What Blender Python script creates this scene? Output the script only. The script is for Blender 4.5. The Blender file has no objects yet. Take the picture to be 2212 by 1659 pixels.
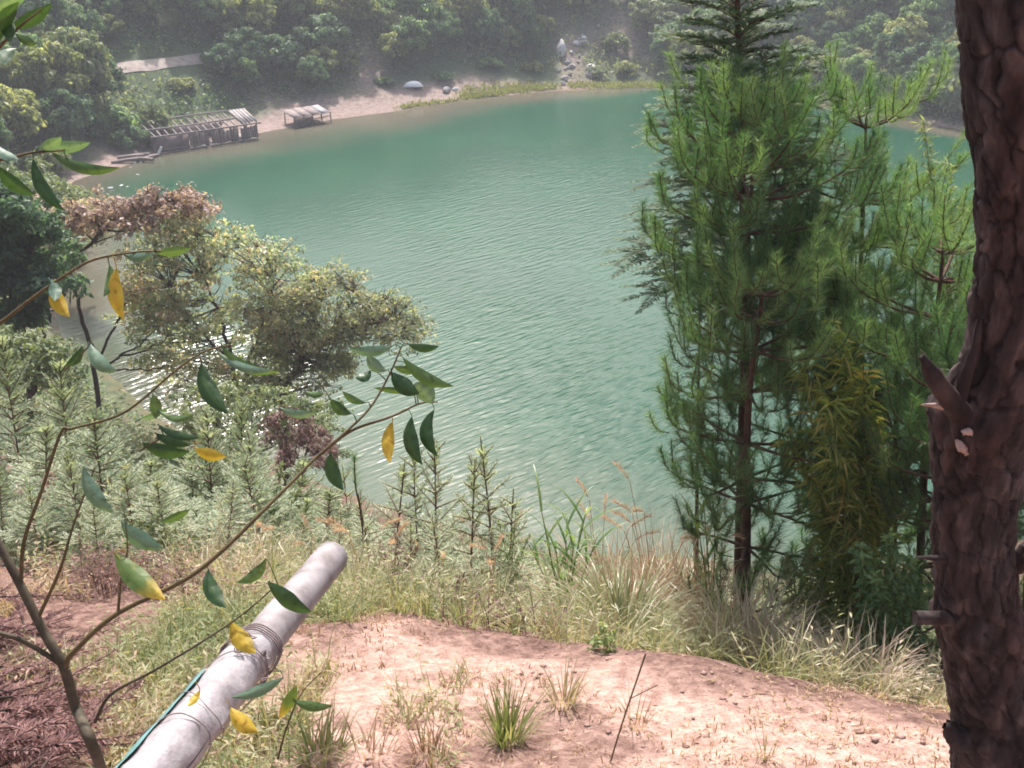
import bpy, math, random
import numpy as np
from mathutils import Vector

# ------------------------------------------------------------------ camera, sky, sun, exposure
SC = bpy.context.scene
COL = SC.collection
PITCH = math.radians(27.0)
FPX = 2125.0                       # focal length in pixels of a 2212 x 1659 frame
CAMZ = 18.0                        # eye height above the lake
cam_d = bpy.data.cameras.new('camera')
cam_d.sensor_fit = 'HORIZONTAL'
cam_d.sensor_width = 36.0
cam_d.lens = 36.0 * FPX / 2212.0
cam_d.clip_start = 0.05
cam_d.clip_end = 2000.0
cam = bpy.data.objects.new('camera', cam_d)
COL.objects.link(cam)
cam.location = (0, 0, CAMZ)
cam.rotation_euler = (math.pi / 2 - PITCH, 0, 0)
SC.camera = cam

SUN_EL = math.radians(53.0)
SUN_AZ = math.radians(-5.0)       # left of straight ahead (+Y)
world = bpy.data.worlds.new('World')
SC.world = world
world.use_nodes = True
wn = world.node_tree.nodes
wl = world.node_tree.links
wn.clear()
sky_n = wn.new('ShaderNodeTexSky')
sky_n.sky_type = 'NISHITA'
sky_n.sun_disc = False
sky_n.sun_elevation = SUN_EL
sky_n.sun_rotation = SUN_AZ
sky_n.air_density = 1.0
sky_n.dust_density = 6.0
sky_n.ozone_density = 1.0
bg_n = wn.new('ShaderNodeBackground')
bg_n.inputs['Strength'].default_value = 0.15
wo_n = wn.new('ShaderNodeOutputWorld')
wl.new(sky_n.outputs[0], bg_n.inputs[0])
wl.new(bg_n.outputs[0], wo_n.inputs[0])

sun_d = bpy.data.lights.new('sun', 'SUN')
sun_d.energy = 4.5
sun_d.angle = math.radians(1.5)
sun_d.color = (1.0, 0.905, 0.875)
sun = bpy.data.objects.new('sun', sun_d)
COL.objects.link(sun)
sun_dir = Vector((math.sin(SUN_AZ) * math.cos(SUN_EL), math.cos(SUN_AZ) * math.cos(SUN_EL), math.sin(SUN_EL)))
sun.rotation_euler = (-sun_dir).to_track_quat('-Z', 'Y').to_euler()
sun.location = (-20, 40, 60)

SC.view_settings.view_transform = 'Standard'
SC.view_settings.look = 'None'
SC.view_settings.exposure = 0.95
SC.view_settings.gamma = 1.0
SC.view_settings.use_curve_mapping = False
SC.cycles.use_denoising = True
SC.cycles.max_bounces = 8
SC.cycles.diffuse_bounces = 3
SC.cycles.glossy_bounces = 3
SC.cycles.transmission_bounces = 4
SC.cycles.volume_bounces = 1
SC.cycles.transparent_max_bounces = 6
SC.cycles.sample_clamp_indirect = 6.0
SC.cycles.filter_width = 1.8

RNG = np.random.default_rng(7)
random.seed(7)

# ------------------------------------------------------------------ picture <-> place
CP, SP = math.cos(PITCH), math.sin(PITCH)
def ray(u, v):
    a = (u - 1106.0) / FPX
    b = (829.5 - v) / FPX
    return np.array([a, CP + b * SP, -SP + b * CP])
def at(u, v, Y):                   # point at world distance Y ahead
    r = ray(u, v)
    return np.array([0, 0, CAMZ]) + r * (Y / r[1])
def atd(u, v, d):                  # point at depth d along the view axis
    return np.array([0, 0, CAMZ]) + ray(u, v) * d

# ------------------------------------------------------------------ noise
def _hash(ix, iy, seed):
    n = (ix.astype(np.int64) * 374761393 + iy.astype(np.int64) * 668265263 + seed * 1442695041) & 0xffffffff
    n = ((n ^ (n >> 13)) * 1274126177) & 0xffffffff
    return ((n ^ (n >> 16)) & 0xffff) / 65535.0
def vnoise(x, y, scale, seed=0):
    x = np.asarray(x, float) / scale
    y = np.asarray(y, float) / scale
    ix = np.floor(x); iy = np.floor(y)
    fx = x - ix; fy = y - iy
    fx = fx * fx * (3 - 2 * fx); fy = fy * fy * (3 - 2 * fy)
    a = _hash(ix, iy, seed); b = _hash(ix + 1, iy, seed)
    c = _hash(ix, iy + 1, seed); d = _hash(ix + 1, iy + 1, seed)
    return (a * (1 - fx) + b * fx) * (1 - fy) + (c * (1 - fx) + d * fx) * fy
def fbm(x, y, scale, octaves=4, seed=0):
    s = 0.0; amp = 0.5
    for o in range(octaves):
        s = s + amp * vnoise(x, y, scale / 2 ** o, seed + o * 17)
        amp *= 0.5
    return s / (1 - 0.5 ** octaves)
def sstep(a, b, x):
    t = np.clip((x - a) / (b - a), 0, 1)
    return t * t * (3 - 2 * t)

# ------------------------------------------------------------------ terrain
LAKE = np.array([(-26.7, 57.4), (-24.8, 50.8), (-22.5, 44.2), (-20.1, 39.8), (-17.5, 37), (-14.8, 33.5), (-11.8, 30.8),
                 (-8.2, 29), (-4.9, 27), (-1.5, 25), (1.3, 24), (8, 23), (14.5, 24), (24, 28), (36, 38), (46, 52), (46, 66),
                 (38, 79.5), (33.2, 85.6), (26, 94), (15.7, 100), (4.2, 98.3), (-4.6, 93.7), (-10.5, 88.5), (-15.9, 84.3),
                 (-20.3, 79.5), (-24.0, 75.5), (-26.8, 72.0), (-28.3, 68.1), (-29.4, 65.7), (-29.0, 62)], float)
def shore_sd(x, y):                # > 0 on land
    x = np.asarray(x, float); y = np.asarray(y, float)
    best = np.full(x.shape, 1e9); inside = np.zeros(x.shape, bool)
    n = len(LAKE)
    for i in range(n):
        ax, ay = LAKE[i]; bx, by = LAKE[(i + 1) % n]
        ex, ey = bx - ax, by - ay
        t = np.clip(((x - ax) * ex + (y - ay) * ey) / (ex * ex + ey * ey), 0, 1)
        best = np.minimum(best, np.hypot(x - ax - t * ex, y - ay - t * ey))
        if ay != by:
            c = ((ay > y) != (by > y)) & (x < ex * (y - ay) / ey + ax)
            inside ^= c
    return np.where(inside, -best, best)
def edge_y(x):
    return np.interp(x, [-8, -4, -2, -0.4, 1.0, 1.9, 3.0, 6], [6.4, 5.5, 4.95, 4.4, 3.75, 3.2, 2.7, 1.9])
def height(x, y, detail=True):
    x = np.asarray(x, float); y = np.asarray(y, float)
    s = shore_sd(x, y) + (fbm(x, y, 5.0, 3, 3) - 0.5) * 1.6
    hn = np.interp(s, [-30, -12, 0, 3, 8, 14, 17, 19, 22, 26, 40, 80, 300], [-5, -3.5, 0, 1.2, 4.9, 9.9, 12.3, 14.0, 15.6, 17.5, 24, 34, 40])
    hf = np.interp(s, [-30, -12, 0, 2.5, 6, 12, 25, 50, 100, 300], [-5, -2.2, 0, 0.35, 1.5, 4.8, 12, 24, 36, 40])
    w = sstep(34, 60, y)
    h = hn * (1 - w) + hf * w
    yE = edge_y(x)
    t = y - yE
    k = np.interp(x, [-5, -1.5, 0, 3], [0.72, 0.80, 0.95, 0.95])
    zf = 16.3 - 0.465 * yE - np.where(t < 0, 0.465 * t, k * t)
    zf = zf - 0.05 * np.exp(-(t / 0.35) ** 2)
    wf = (1 - sstep(1.5, 6, t)) * sstep(-18, -9, y) * (1 - sstep(8, 16, np.abs(x)))
    h = h * (1 - wf) + zf * wf
    if detail:
        h = h + np.where(s > 0.3, 1, 0.2) * (fbm(x, y, 9, 3, 11) - 0.5) * np.interp(s, [0, 4, 14], [0.15, 0.6, 1.2]) * (1 - wf)
        near = (np.abs(x) < 14) & (y < 18)
        lump = (fbm(x, y, 0.9, 4, 21) - 0.5) * 0.16 + (fbm(x + 0.5 * y, y * 2.4, 0.5, 4, 29) - 0.5) * 0.10
        h = h + np.where(near, lump, 0) * sstep(-8, 0, y)
    return h
def hz(x, y):
    return float(height(np.array([x]), np.array([y]))[0])
def gp(u, Y):                      # the ground point under picture column u at distance Y
    x = 0.0; z = 0.0
    for _ in range(8):
        z = hz(x, Y)
        x = (u - 1106.0) / FPX * (Y * CP + (CAMZ - z) * SP)
    return np.array([x, Y, z])
def gr(u, v, y0=1.5, y1=160.0):    # where a ray meets the ground
    r = ray(u, v)
    ys = np.concatenate([np.arange(y0, 12, 0.02), np.arange(12, y1, 0.15)])
    tt = ys / r[1]
    hh = height(r[0] * tt, ys)
    i = np.argmax(CAMZ + r[2] * tt <= hh)
    return np.array([r[0] * tt[i], ys[i], hh[i]])
def tip(u, v, Y):
    return at(u, v, Y)

# ------------------------------------------------------------------ mesh and object helpers
class G:
    def __init__(self):
        self.v = []; self.f = {3: [], 4: []}; self.r = []; self.n = 0
    def add(self, V, F, r=0.5):
        V = np.asarray(V, float).reshape(-1, 3); F = np.asarray(F, int)
        self.v.append(V)
        self.f[F.shape[1]].append(F + self.n)
        self.r.append(np.broadcast_to(np.asarray(r, float), (len(V),)).copy())
        self.n += len(V)
        return self
    def merge(self, g):
        for k in (3, 4):
            for F in g.f[k]: self.f[k].append(F + self.n)
        self.v += g.v; self.r += g.r; self.n += g.n
    def xf(self, M, t):
        for i in range(len(self.v)): self.v[i] = self.v[i] @ np.asarray(M).T + t
        return self
    def mesh(self, name, mat, smooth=False):
        me = bpy.data.meshes.new(name)
        V = np.concatenate(self.v).astype(np.float32)
        T = np.concatenate(self.f[3]) if self.f[3] else np.zeros((0, 3), int)
        Q = np.concatenate(self.f[4]) if self.f[4] else np.zeros((0, 4), int)
        me.vertices.add(len(V)); me.vertices.foreach_set('co', V.ravel())
        li = np.concatenate([T.ravel(), Q.ravel()]).astype(np.int32)
        me.loops.add(len(li)); me.loops.foreach_set('vertex_index', li)
        ls = np.concatenate([np.arange(len(T)) * 3, len(T) * 3 + np.arange(len(Q)) * 4]).astype(np.int32)
        me.polygons.add(len(ls)); me.polygons.foreach_set('loop_start', ls)
        if smooth: me.polygons.foreach_set('use_smooth', np.ones(len(ls), bool))
        me.update(calc_edges=True)
        a = me.attributes.new('rnd', 'FLOAT', 'POINT')
        a.data.foreach_set('value', np.concatenate(self.r).astype(np.float32))
        me.materials.append(mat)
        me.validate()
        return me
def put(name, me, parent=None, loc=None, rz=None, scale=None, label=None, cat=None, group=None, kind=None):
    o = bpy.data.objects.new(name, me)
    COL.objects.link(o)
    if parent is not None: o.parent = parent
    if loc is not None: o.location = [float(c) for c in loc]
    if rz is not None: o.rotation_euler = (0, 0, float(rz))
    if scale is not None: o.scale = (scale,) * 3 if np.isscalar(scale) else scale
    if label: o['label'] = label
    if cat: o['category'] = cat
    if group: o['group'] = group
    if kind: o['kind'] = kind
    return o
def empty(name, loc, label, cat, group=None, rz=0.0, scale=None):
    o = put(name, None, None, loc, rz, scale, label, cat, group)
    o.empty_display_size = 0.1
    return o

def norm(a):
    a = np.asarray(a, float)
    return a / np.maximum(np.linalg.norm(a, axis=-1, keepdims=True), 1e-9)
def spline(P, n):
    P = np.asarray(P, float); m = len(P)
    if m < 3:
        t = np.linspace(0, 1, n)[:, None]
        return P[0] * (1 - t) + P[-1] * t
    Q = np.vstack([2 * P[0] - P[1], P, 2 * P[-1] - P[-2]])
    out = []
    for t in np.linspace(0, m - 1 - 1e-6, n):
        i = int(t); f = t - i
        a, b, c, d = Q[i], Q[i + 1], Q[i + 2], Q[i + 3]
        out.append(0.5 * (2 * b + (c - a) * f + (2 * a - 5 * b + 4 * c - d) * f * f + (3 * b - 3 * c + d - a) * f ** 3))
    return np.array(out)
def frames(P):
    T = norm(np.gradient(P, axis=0))
    up = np.array([0, 0, 1.0]) if abs(T[0][2]) < 0.9 else np.array([1.0, 0, 0])
    A = np.zeros_like(P)
    a = norm(np.cross(T[0], up))
    for i in range(len(P)):
        a = norm(a - T[i] * np.dot(a, T[i])); A[i] = a
    return T, A, np.cross(T, A)
def tube(g, P, R, sides=6, r=0.5, cap=True):
    P = np.asarray(P, float); n = len(P)
    R = np.broadcast_to(np.asarray(R, float), (n,))
    T, A, B = frames(P)
    th = np.arange(sides) / sides * 2 * math.pi
    V = P[:, None] + R[:, None, None] * (np.cos(th)[None, :, None] * A[:, None] + np.sin(th)[None, :, None] * B[:, None])
    V = V.reshape(-1, 3)
    i = np.arange(n - 1)[:, None] * sides; j = np.arange(sides)[None]
    k = (j + 1) % sides
    F = np.stack([i + j, i + k, i + sides + k, i + sides + j], -1).reshape(-1, 4)
    g.add(V, F, r)
    if cap:
        for e, s in ((0, -1), (n - 1, 1)):
            c = np.vstack([P[e], V[e * sides:(e + 1) * sides]])
            jj = np.arange(sides)
            Fc = np.stack([np.zeros(sides, int), jj + 1, (jj + 1) % sides + 1], -1)
            g.add(c, Fc if s > 0 else Fc[:, ::-1], r)
    return g
def rdir(n, rng):
    z = rng.uniform(-1, 1, n); a = rng.uniform(0, 2 * math.pi, n)
    q = np.sqrt(1 - z * z)
    return np.stack([q * np.cos(a), q * np.sin(a), z], -1)
def kites(g, P, D, N, L, W, r, droop=0.0, fold=0.12):
    P = np.asarray(P); n = len(P)
    D = norm(D); S = norm(np.cross(D, N)); N = np.cross(S, D)
    L = np.broadcast_to(L, (n,))[:, None]; W = np.broadcast_to(W, (n,))[:, None]
    dz = np.array([0, 0, -1.0]) * droop * L
    mid = P + D * L * 0.45 + dz * 0.2
    a = mid + S * W * 0.5 + N * W * fold; b = mid - S * W * 0.5 + N * W * fold
    t = P + D * L + dz
    V = np.stack([P, a, t, b], 1).reshape(-1, 3)
    i = np.arange(n) * 4
    F = np.concatenate([np.stack([i, i + 1, i + 2], -1), np.stack([i, i + 2, i + 3], -1)])
    g.add(V, F, np.repeat(np.broadcast_to(r, (n,)), 4))
def needles(g, P, D, L, W, r, rng):
    n = len(P); D = norm(D)
    S = norm(np.cross(D, rdir(n, rng)))
    L = np.broadcast_to(L, (n,))[:, None]; W = np.broadcast_to(W, (n,))[:, None]
    V = np.stack([P - S * W * 0.5, P + S * W * 0.5, P + D * L], 1).reshape(-1, 3)
    F = np.arange(n * 3).reshape(-1, 3)
    g.add(V, F, np.repeat(np.broadcast_to(r, (n,)), 3))
def blades(g, P, D, L, W, r, bend, rng, seg=5):
    """arching grass blades: P bases, D starting directions, bend = how far the tip falls over"""
    n = len(P); D = norm(D)
    out = D.copy(); out[:, 2] = 0; out = norm(out + 1e-4)
    S = norm(np.cross(out, np.array([0, 0, 1.0])) + 0.3 * rdir(n, rng))
    L = np.broadcast_to(L, (n,)); W = np.broadcast_to(W, (n,)); bend = np.broadcast_to(bend, (n,))
    pts = []; p = P.copy(); step = L / seg
    V = []
    for k in range(seg + 1):
        f = k / seg
        w = W * (0.75 + 0.5 * f if f < 0.4 else (1 - f) / 0.6 * 0.95 + 0.02)
        V.append(p - S * w[:, None] * 0.5); V.append(p + S * w[:, None] * 0.5)
        d = norm(D + (out * 0.5 - np.array([0, 0, 1.0])) * (bend * f * f)[:, None] + out * (bend * f * 0.6)[:, None])
        p = p + d * step[:, None]
    V = np.stack(V, 1)
    m = 2 * (seg + 1)
    i = (np.arange(n) * m)[:, None]; k = (np.arange(seg) * 2)[None]
    F = np.stack([i + k, i + k + 1, i + k + 3, i + k + 2], -1).reshape(-1, 4)
    g.add(V.reshape(-1, 3), F, np.repeat(np.broadcast_to(r, (n,)), m))

# ------------------------------------------------------------------ materials
def nt(name):
    m = bpy.data.materials.new(name); m.use_nodes = True
    t = m.node_tree; t.nodes.clear()
    o = t.nodes.new('ShaderNodeOutputMaterial')
    return m, t, t.nodes, t.links, o
def ramp(N, cols, pos=None):
    r = N.new('ShaderNodeValToRGB')
    e = r.color_ramp.elements
    n = len(cols)
    while len(e) < n: e.new(0.5)
    for i, c in enumerate(cols):
        e[i].position = pos[i] if pos else i / (n - 1)
        e[i].color = (*c, 1)
    return r
def foliage(name, cols, transl=0.4, rough=0.5, spec=0.35, tcol=(1.15, 1.1, 0.6)):
    m, t, N, L, o = nt(name)
    at_ = N.new('ShaderNodeAttribute'); at_.attribute_name = 'rnd'
    oi = N.new('ShaderNodeObjectInfo')
    ad = N.new('ShaderNodeMath'); ad.operation = 'MULTIPLY_ADD'
    L.new(oi.outputs['Random'], ad.inputs[0]); ad.inputs[1].default_value = 0.36; ad.inputs[2].default_value = -0.18
    ad2 = N.new('ShaderNodeMath'); ad2.operation = 'ADD'; ad2.use_clamp = True
    L.new(at_.outputs['Fac'], ad2.inputs[0]); L.new(ad.outputs[0], ad2.inputs[1])
    r = ramp(N, cols); L.new(ad2.outputs[0], r.inputs[0])
    p = N.new('ShaderNodeBsdfPrincipled')
    p.inputs['Roughness'].default_value = rough
    p.inputs['Specular IOR Level'].default_value = spec
    L.new(r.outputs[0], p.inputs['Base Color'])
    tr = N.new('ShaderNodeBsdfTranslucent')
    mm = N.new('ShaderNodeMix'); mm.data_type = 'RGBA'; mm.blend_type = 'MULTIPLY'; mm.inputs[0].default_value = 1
    L.new(r.outputs[0], mm.inputs[6]); mm.inputs[7].default_value = (*tcol, 1)
    L.new(mm.outputs[2], tr.inputs[0])
    mx = N.new('ShaderNodeMixShader'); mx.inputs[0].default_value = transl
    L.new(p.outputs[0], mx.inputs[1]); L.new(tr.outputs[0], mx.inputs[2])
    L.new(mx.outputs[0], o.inputs[0])
    return m
def solid(name, cols, scale=8.0, rough=0.8, spec=0.2, bump=0.0, detail=5, stretch=(1, 1, 1), use_rnd=False):
    m, t, N, L, o = nt(name)
    tc = N.new('ShaderNodeTexCoord'); mp = N.new('ShaderNodeMapping'); mp.inputs['Scale'].default_value = stretch
    L.new(tc.outputs['Object'], mp.inputs[0])
    nz = N.new('ShaderNodeTexNoise'); nz.inputs['Scale'].default_value = scale; nz.inputs['Detail'].default_value = detail
    nz.inputs['Roughness'].default_value = 0.65
    L.new(mp.outputs[0], nz.inputs[0])
    r = ramp(N, cols, [0.3 + 0.4 * i / (len(cols) - 1) for i in range(len(cols))]); L.new(nz.outputs[0], r.inputs[0])
    p = N.new('ShaderNodeBsdfPrincipled'); p.inputs['Roughness'].default_value = rough; p.inputs['Specular IOR Level'].default_value = spec
    L.new(r.outputs[0], p.inputs['Base Color'])
    if bump:
        b = N.new('ShaderNodeBump'); b.inputs['Strength'].default_value = 0.8; b.inputs['Distance'].default_value = bump
        L.new(nz.outputs[0], b.inputs['Height']); L.new(b.outputs[0], p.inputs['Normal'])
    L.new(p.outputs[0], o.inputs[0])
    return m

def ground_material():
    m, t, N, L, o = nt('soil')
    tc = N.new('ShaderNodeTexCoord')
    def noise(scale, det=6, rough=0.65, sc=(1, 1, 1)):
        mp = N.new('ShaderNodeMapping'); mp.inputs['Scale'].default_value = sc
        L.new(tc.outputs['Object'], mp.inputs[0])
        n = N.new('ShaderNodeTexNoise'); n.inputs['Scale'].default_value = scale; n.inputs['Detail'].default_value = det
        n.inputs['Roughness'].default_value = rough; L.new(mp.outputs[0], n.inputs[0]); return n
    def attr(nm):
        a = N.new('ShaderNodeAttribute'); a.attribute_name = nm; return a
    def mix(fac, a, b):
        x = N.new('ShaderNodeMix'); x.data_type = 'RGBA'
        L.new(fac, x.inputs[0]); L.new(a, x.inputs[6]); L.new(b, x.inputs[7]); return x.outputs[2]
    n1 = noise(3.0); n2 = noise(14.0); n3 = noise(60.0, 4)
    wood = ramp(N, [(0.035, 0.06, 0.038), (0.065, 0.095, 0.052), (0.10, 0.12, 0.072)], [0.3, 0.5, 0.72]); L.new(n1.outputs[0], wood.inputs[0])
    litter = ramp(N, [(0.075, 0.046, 0.038), (0.14, 0.088, 0.073), (0.23, 0.155, 0.13)], [0.34, 0.5, 0.66]); L.new(n2.outputs[0], litter.inputs[0])
    dirt = ramp(N, [(0.22, 0.14, 0.115), (0.32, 0.22, 0.185), (0.41, 0.295, 0.25)], [0.34, 0.5, 0.64]); L.new(n2.outputs[0], dirt.inputs[0])
    sand = ramp(N, [(0.15, 0.115, 0.10), (0.22, 0.175, 0.155), (0.29, 0.235, 0.21)], [0.34, 0.5, 0.66]); L.new(n1.outputs[0], sand.inputs[0])
    mud = ramp(N, [(0.10, 0.08, 0.045), (0.16, 0.125, 0.07)]); L.new(n1.outputs[0], mud.inputs[0])
    c = mix(attr('near').outputs['Fac'], wood.outputs[0], litter.outputs[0])
    c = mix(attr('beach').outputs['Fac'], c, sand.outputs[0])
    c = mix(attr('bare').outputs['Fac'], c, dirt.outputs[0])
    c = mix(attr('bed').outputs['Fac'], c, mud.outputs[0])
    sp = ramp(N, [(0.55, 0.45, 0.42), (1, 1, 1), (1.12, 1.1, 1.08)], [0.36, 0.47, 0.7]); L.new(n3.outputs[0], sp.inputs[0])
    mu = N.new('ShaderNodeMix'); mu.data_type = 'RGBA'; mu.blend_type = 'MULTIPLY'; mu.inputs[0].default_value = 0.75
    L.new(c, mu.inputs[6]); L.new(sp.outputs[0], mu.inputs[7])
    p = N.new('ShaderNodeBsdfPrincipled'); p.inputs['Roughness'].default_value = 0.95; p.inputs['Specular IOR Level'].default_value = 0.1
    L.new(mu.outputs[2], p.inputs['Base Color'])
    b = N.new('ShaderNodeBump'); b.inputs['Strength'].default_value = 0.7; b.inputs['Distance'].default_value = 0.02
    ad = N.new('ShaderNodeMath'); ad.operation = 'ADD'
    L.new(n2.outputs[0], ad.inputs[0]); L.new(n3.outputs[0], ad.inputs[1])
    L.new(ad.outputs[0], b.inputs['Height']); L.new(b.outputs[0], p.inputs['Normal'])
    L.new(p.outputs[0], o.inputs[0])
    return m

def water_material():
    m, t, N, L, o = nt('lake_water')
    tc = N.new('ShaderNodeTexCoord')
    def noise(scale, rot, sc, det=2.0, rough=0.5):
        mp = N.new('ShaderNodeMapping'); mp.vector_type = 'TEXTURE'
        mp.inputs['Rotation'].default_value = (0, 0, math.radians(rot)); mp.inputs['Scale'].default_value = sc
        L.new(tc.outputs['Object'], mp.inputs[0])
        n = N.new('ShaderNodeTexNoise'); n.inputs['Scale'].default_value = scale; n.inputs['Detail'].default_value = det
        n.inputs['Roughness'].default_value = rough; L.new(mp.outputs[0], n.inputs[0]); return n
    w1 = noise(1.0, 42, (1.25, 0.24, 1), 1.0)
    w2 = noise(1.0, 34, (0.6, 0.13, 1), 1.0)
    wind = noise(0.045, 0, (1, 1, 1), 3.0)
    at_ = N.new('ShaderNodeAttribute'); at_.attribute_name = 'calm'
    # rippled in the open, smooth under the far and left banks
    wr = ramp(N, [(0.25,) * 3, (1, 1, 1)], [0.35, 0.6]); L.new(wind.outputs[0], wr.inputs[0])
    def M(op, a, b):
        x = N.new('ShaderNodeMath'); x.operation = op
        for i, q in enumerate((a, b)):
            if isinstance(q, (int, float)): x.inputs[i].default_value = q
            else: L.new(q, x.inputs[i])
        return x.outputs[0]
    hgt = M('ADD', w1.outputs[0], M('MULTIPLY', w2.outputs[0], 0.40))
    amp = M('MULTIPLY', M('MULTIPLY', wr.outputs[0], at_.outputs['Fac']), 0.08)
    h = M('MULTIPLY', hgt, amp)
    bp = N.new('ShaderNodeBump'); bp.inputs['Strength'].default_value = 1.0; bp.inputs['Distance'].default_value = 1.0
    L.new(h, bp.inputs['Height'])
    sh = N.new('ShaderNodeAttribute'); sh.attribute_name = 'shallow'
    nz = noise(0.12, 0, (1, 1, 1), 3.0)
    deep = ramp(N, [(0.003, 0.046, 0.024), (0.005, 0.058, 0.030)], [0.35, 0.7]); L.new(nz.outputs[0], deep.inputs[0])
    shal = ramp(N, [(0.085, 0.068, 0.05), (0.115, 0.092, 0.066)], [0.35, 0.7]); L.new(nz.outputs[0], shal.inputs[0])
    mx = N.new('ShaderNodeMix'); mx.data_type = 'RGBA'
    L.new(sh.outputs['Fac'], mx.inputs[0]); L.new(deep.outputs[0], mx.inputs[6]); L.new(shal.outputs[0], mx.inputs[7])
    p = N.new('ShaderNodeBsdfPrincipled'); p.inputs['Roughness'].default_value = 0.20; p.inputs['IOR'].default_value = 1.335
    L.new(mx.outputs[2], p.inputs['Base Color']); L.new(bp.outputs[0], p.inputs['Normal'])
    L.new(p.outputs[0], o.inputs[0])
    return m

M = {}
M['soil'] = ground_material()
M['water'] = water_material()
M['bark_far'] = solid('grey_brown_bark', [(0.05, 0.035, 0.03), (0.12, 0.09, 0.075)], 6)
M['bark_red'] = solid('red_brown_bark', [(0.05, 0.03, 0.022), (0.12, 0.07, 0.05)], 14, bump=0.01)
M['twig'] = solid('green_brown_twig', [(0.055, 0.045, 0.02), (0.12, 0.09, 0.042)], 20, rough=0.6)
M['leaf_dark'] = foliage('dark_broad_leaves', [(0.04, 0.09, 0.06), (0.08, 0.165, 0.095), (0.18, 0.28, 0.14)], 0.58)
M['leaf_mid'] = foliage('mid_green_leaves', [(0.06, 0.13, 0.07), (0.13, 0.24, 0.11), (0.28, 0.40, 0.19)], 0.6)
M['leaf_olive'] = foliage('olive_leaves', [(0.10, 0.135, 0.06), (0.21, 0.26, 0.115), (0.38, 0.41, 0.21)], 0.6)
M['leaf_pale'] = foliage('pale_green_leaves', [(0.09, 0.14, 0.07), (0.17, 0.23, 0.11), (0.30, 0.34, 0.18)], 0.45)

# ------------------------------------------------------------------ the ground, the lake bed and the lake
def axis(fine0, fine1, step, lo, hi, grow, maxstep):
    a = list(np.arange(fine0, fine1, step))
    s = step; x = a[-1]
    while x < hi:
        s = min(s * grow, maxstep if x < 130 else 6); x += s; a.append(x)
    s = step; x = a[0]; b = []
    while x > lo:
        s = min(s * grow, maxstep if x > -60 else 6); x -= s; b.append(x)
    return np.array(b[::-1] + a)
gx = axis(-3.6, 3.2, 0.045, -190, 190, 1.09, 1.0)
gy = axis(1.8, 6.6, 0.04, -90, 260, 1.07, 0.9)
X, Y = np.meshgrid(gx, gy)
Z = height(X, Y)
S = shore_sd(X, Y)
g = G()
nx, ny = len(gx), len(gy)
i = (np.arange(ny - 1)[:, None] * nx + np.arange(nx - 1)[None]).ravel()
g.add(np.stack([X, Y, Z], -1).reshape(-1, 3), np.stack([i, i + 1, i + nx + 1, i + nx], -1), 0.5)
me = g.mesh('ground', M['soil'], smooth=True)
def attr(me, name, val):
    a = me.attributes.new(name, 'FLOAT', 'POINT'); a.data.foreach_set('value', val.ravel().astype(np.float32))
T = Y - edge_y(X)
patch = fbm(X, Y, 1.1, 4, 55); patch2 = fbm(X, Y, 0.35, 3, 57)
bare = sstep(0.15, -0.35, T + (patch - 0.5) * 1.3 + (patch2 - 0.5) * 0.5) * sstep(-1.75, -0.6, X + (patch2 - 0.5) * 0.9)
bare = bare * (0.15 + 0.85 * sstep(0.40, 0.52, 0.5 * patch + 0.5 * patch2 + 0.10 * sstep(0, 2, X)))
near = 1 - sstep(24, 36, Y)
beachw = np.interp(X, [-32, -24, -14, -6, 2, 12, 20, 30, 60], [3.0, 4.5, 6.0, 5.5, 3.0, 2.0, 1.2, 1.2, 1.0])
beach = sstep(1.15, 0.6, (S + (fbm(X, Y, 4, 3, 61) - 0.5) * 3.5) / beachw) * sstep(36, 48, Y)
# bare washed-out streaks above the far beach
for (u, v, ru, rv) in [(800, 165, 2.2, 6.0), (575, 215, 1.5, 2.0), (1340, 90, 4, 4), (1375, 45, 4, 4), (1235, 130, 1.6, 5)]:
    q = gr(u, v, 40)
    beach = np.maximum(beach, np.exp(-((X - q[0]) / ru) ** 2 - ((Y - q[1]) / rv) ** 2) ** 1.0 * 0.9)
attr(me, 'bare', bare); attr(me, 'near', near); attr(me, 'beach', beach); attr(me, 'bed', sstep(0.05, -0.6, S))
put('ground', me, kind='structure', label='sloping ground round the lake with a bare pink dirt path')

wx = np.arange(-40, 56.1, 0.6); wy = np.arange(15, 110.1, 0.6)
X, Y = np.meshgrid(wx, wy); S = -shore_sd(X, Y)
g = G(); nx = len(wx); ny = len(wy)
i = (np.arange(ny - 1)[:, None] * nx + np.arange(nx - 1)[None]).ravel()
g.add(np.stack([X, Y, X * 0], -1).reshape(-1, 3), np.stack([i, i + 1, i + nx + 1, i + nx], -1), 0.5)
me = g.mesh('lake_water', M['water'], smooth=True)
wob = (fbm(X, Y, 9, 3, 91) - 0.5) * 5
shw = np.interp(X, [-30, -20, -8, 4, 14, 30], [5.5, 7.5, 10.5, 8.0, 3.0, 3.5])
attr(me, 'shallow', sstep(1.0, 0.1, (S + wob) / shw) * 0.85 * np.where(Y > 42, 1, np.where(X < -7, 0.6, 0.25)))
rip = np.exp(-(np.clip(np.abs(X - 7) - 6, 0, 99) / 9.0) ** 2) * np.interp(Y, [20, 48, 62, 80, 100], [1, 1, 0.55, 0.22, 0.10])
glit = np.exp(-((X + 13) / 3.5) ** 2 - ((Y - 35) / 5.0) ** 2)
attr(me, 'calm', (np.clip(rip * sstep(0.3, 3, S), 0, 1) + 7.0 * glit) * 0.88 + 0.12)
put('lake_water', me, kind='structure', label='green lake water with fine wind ripples')

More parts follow.
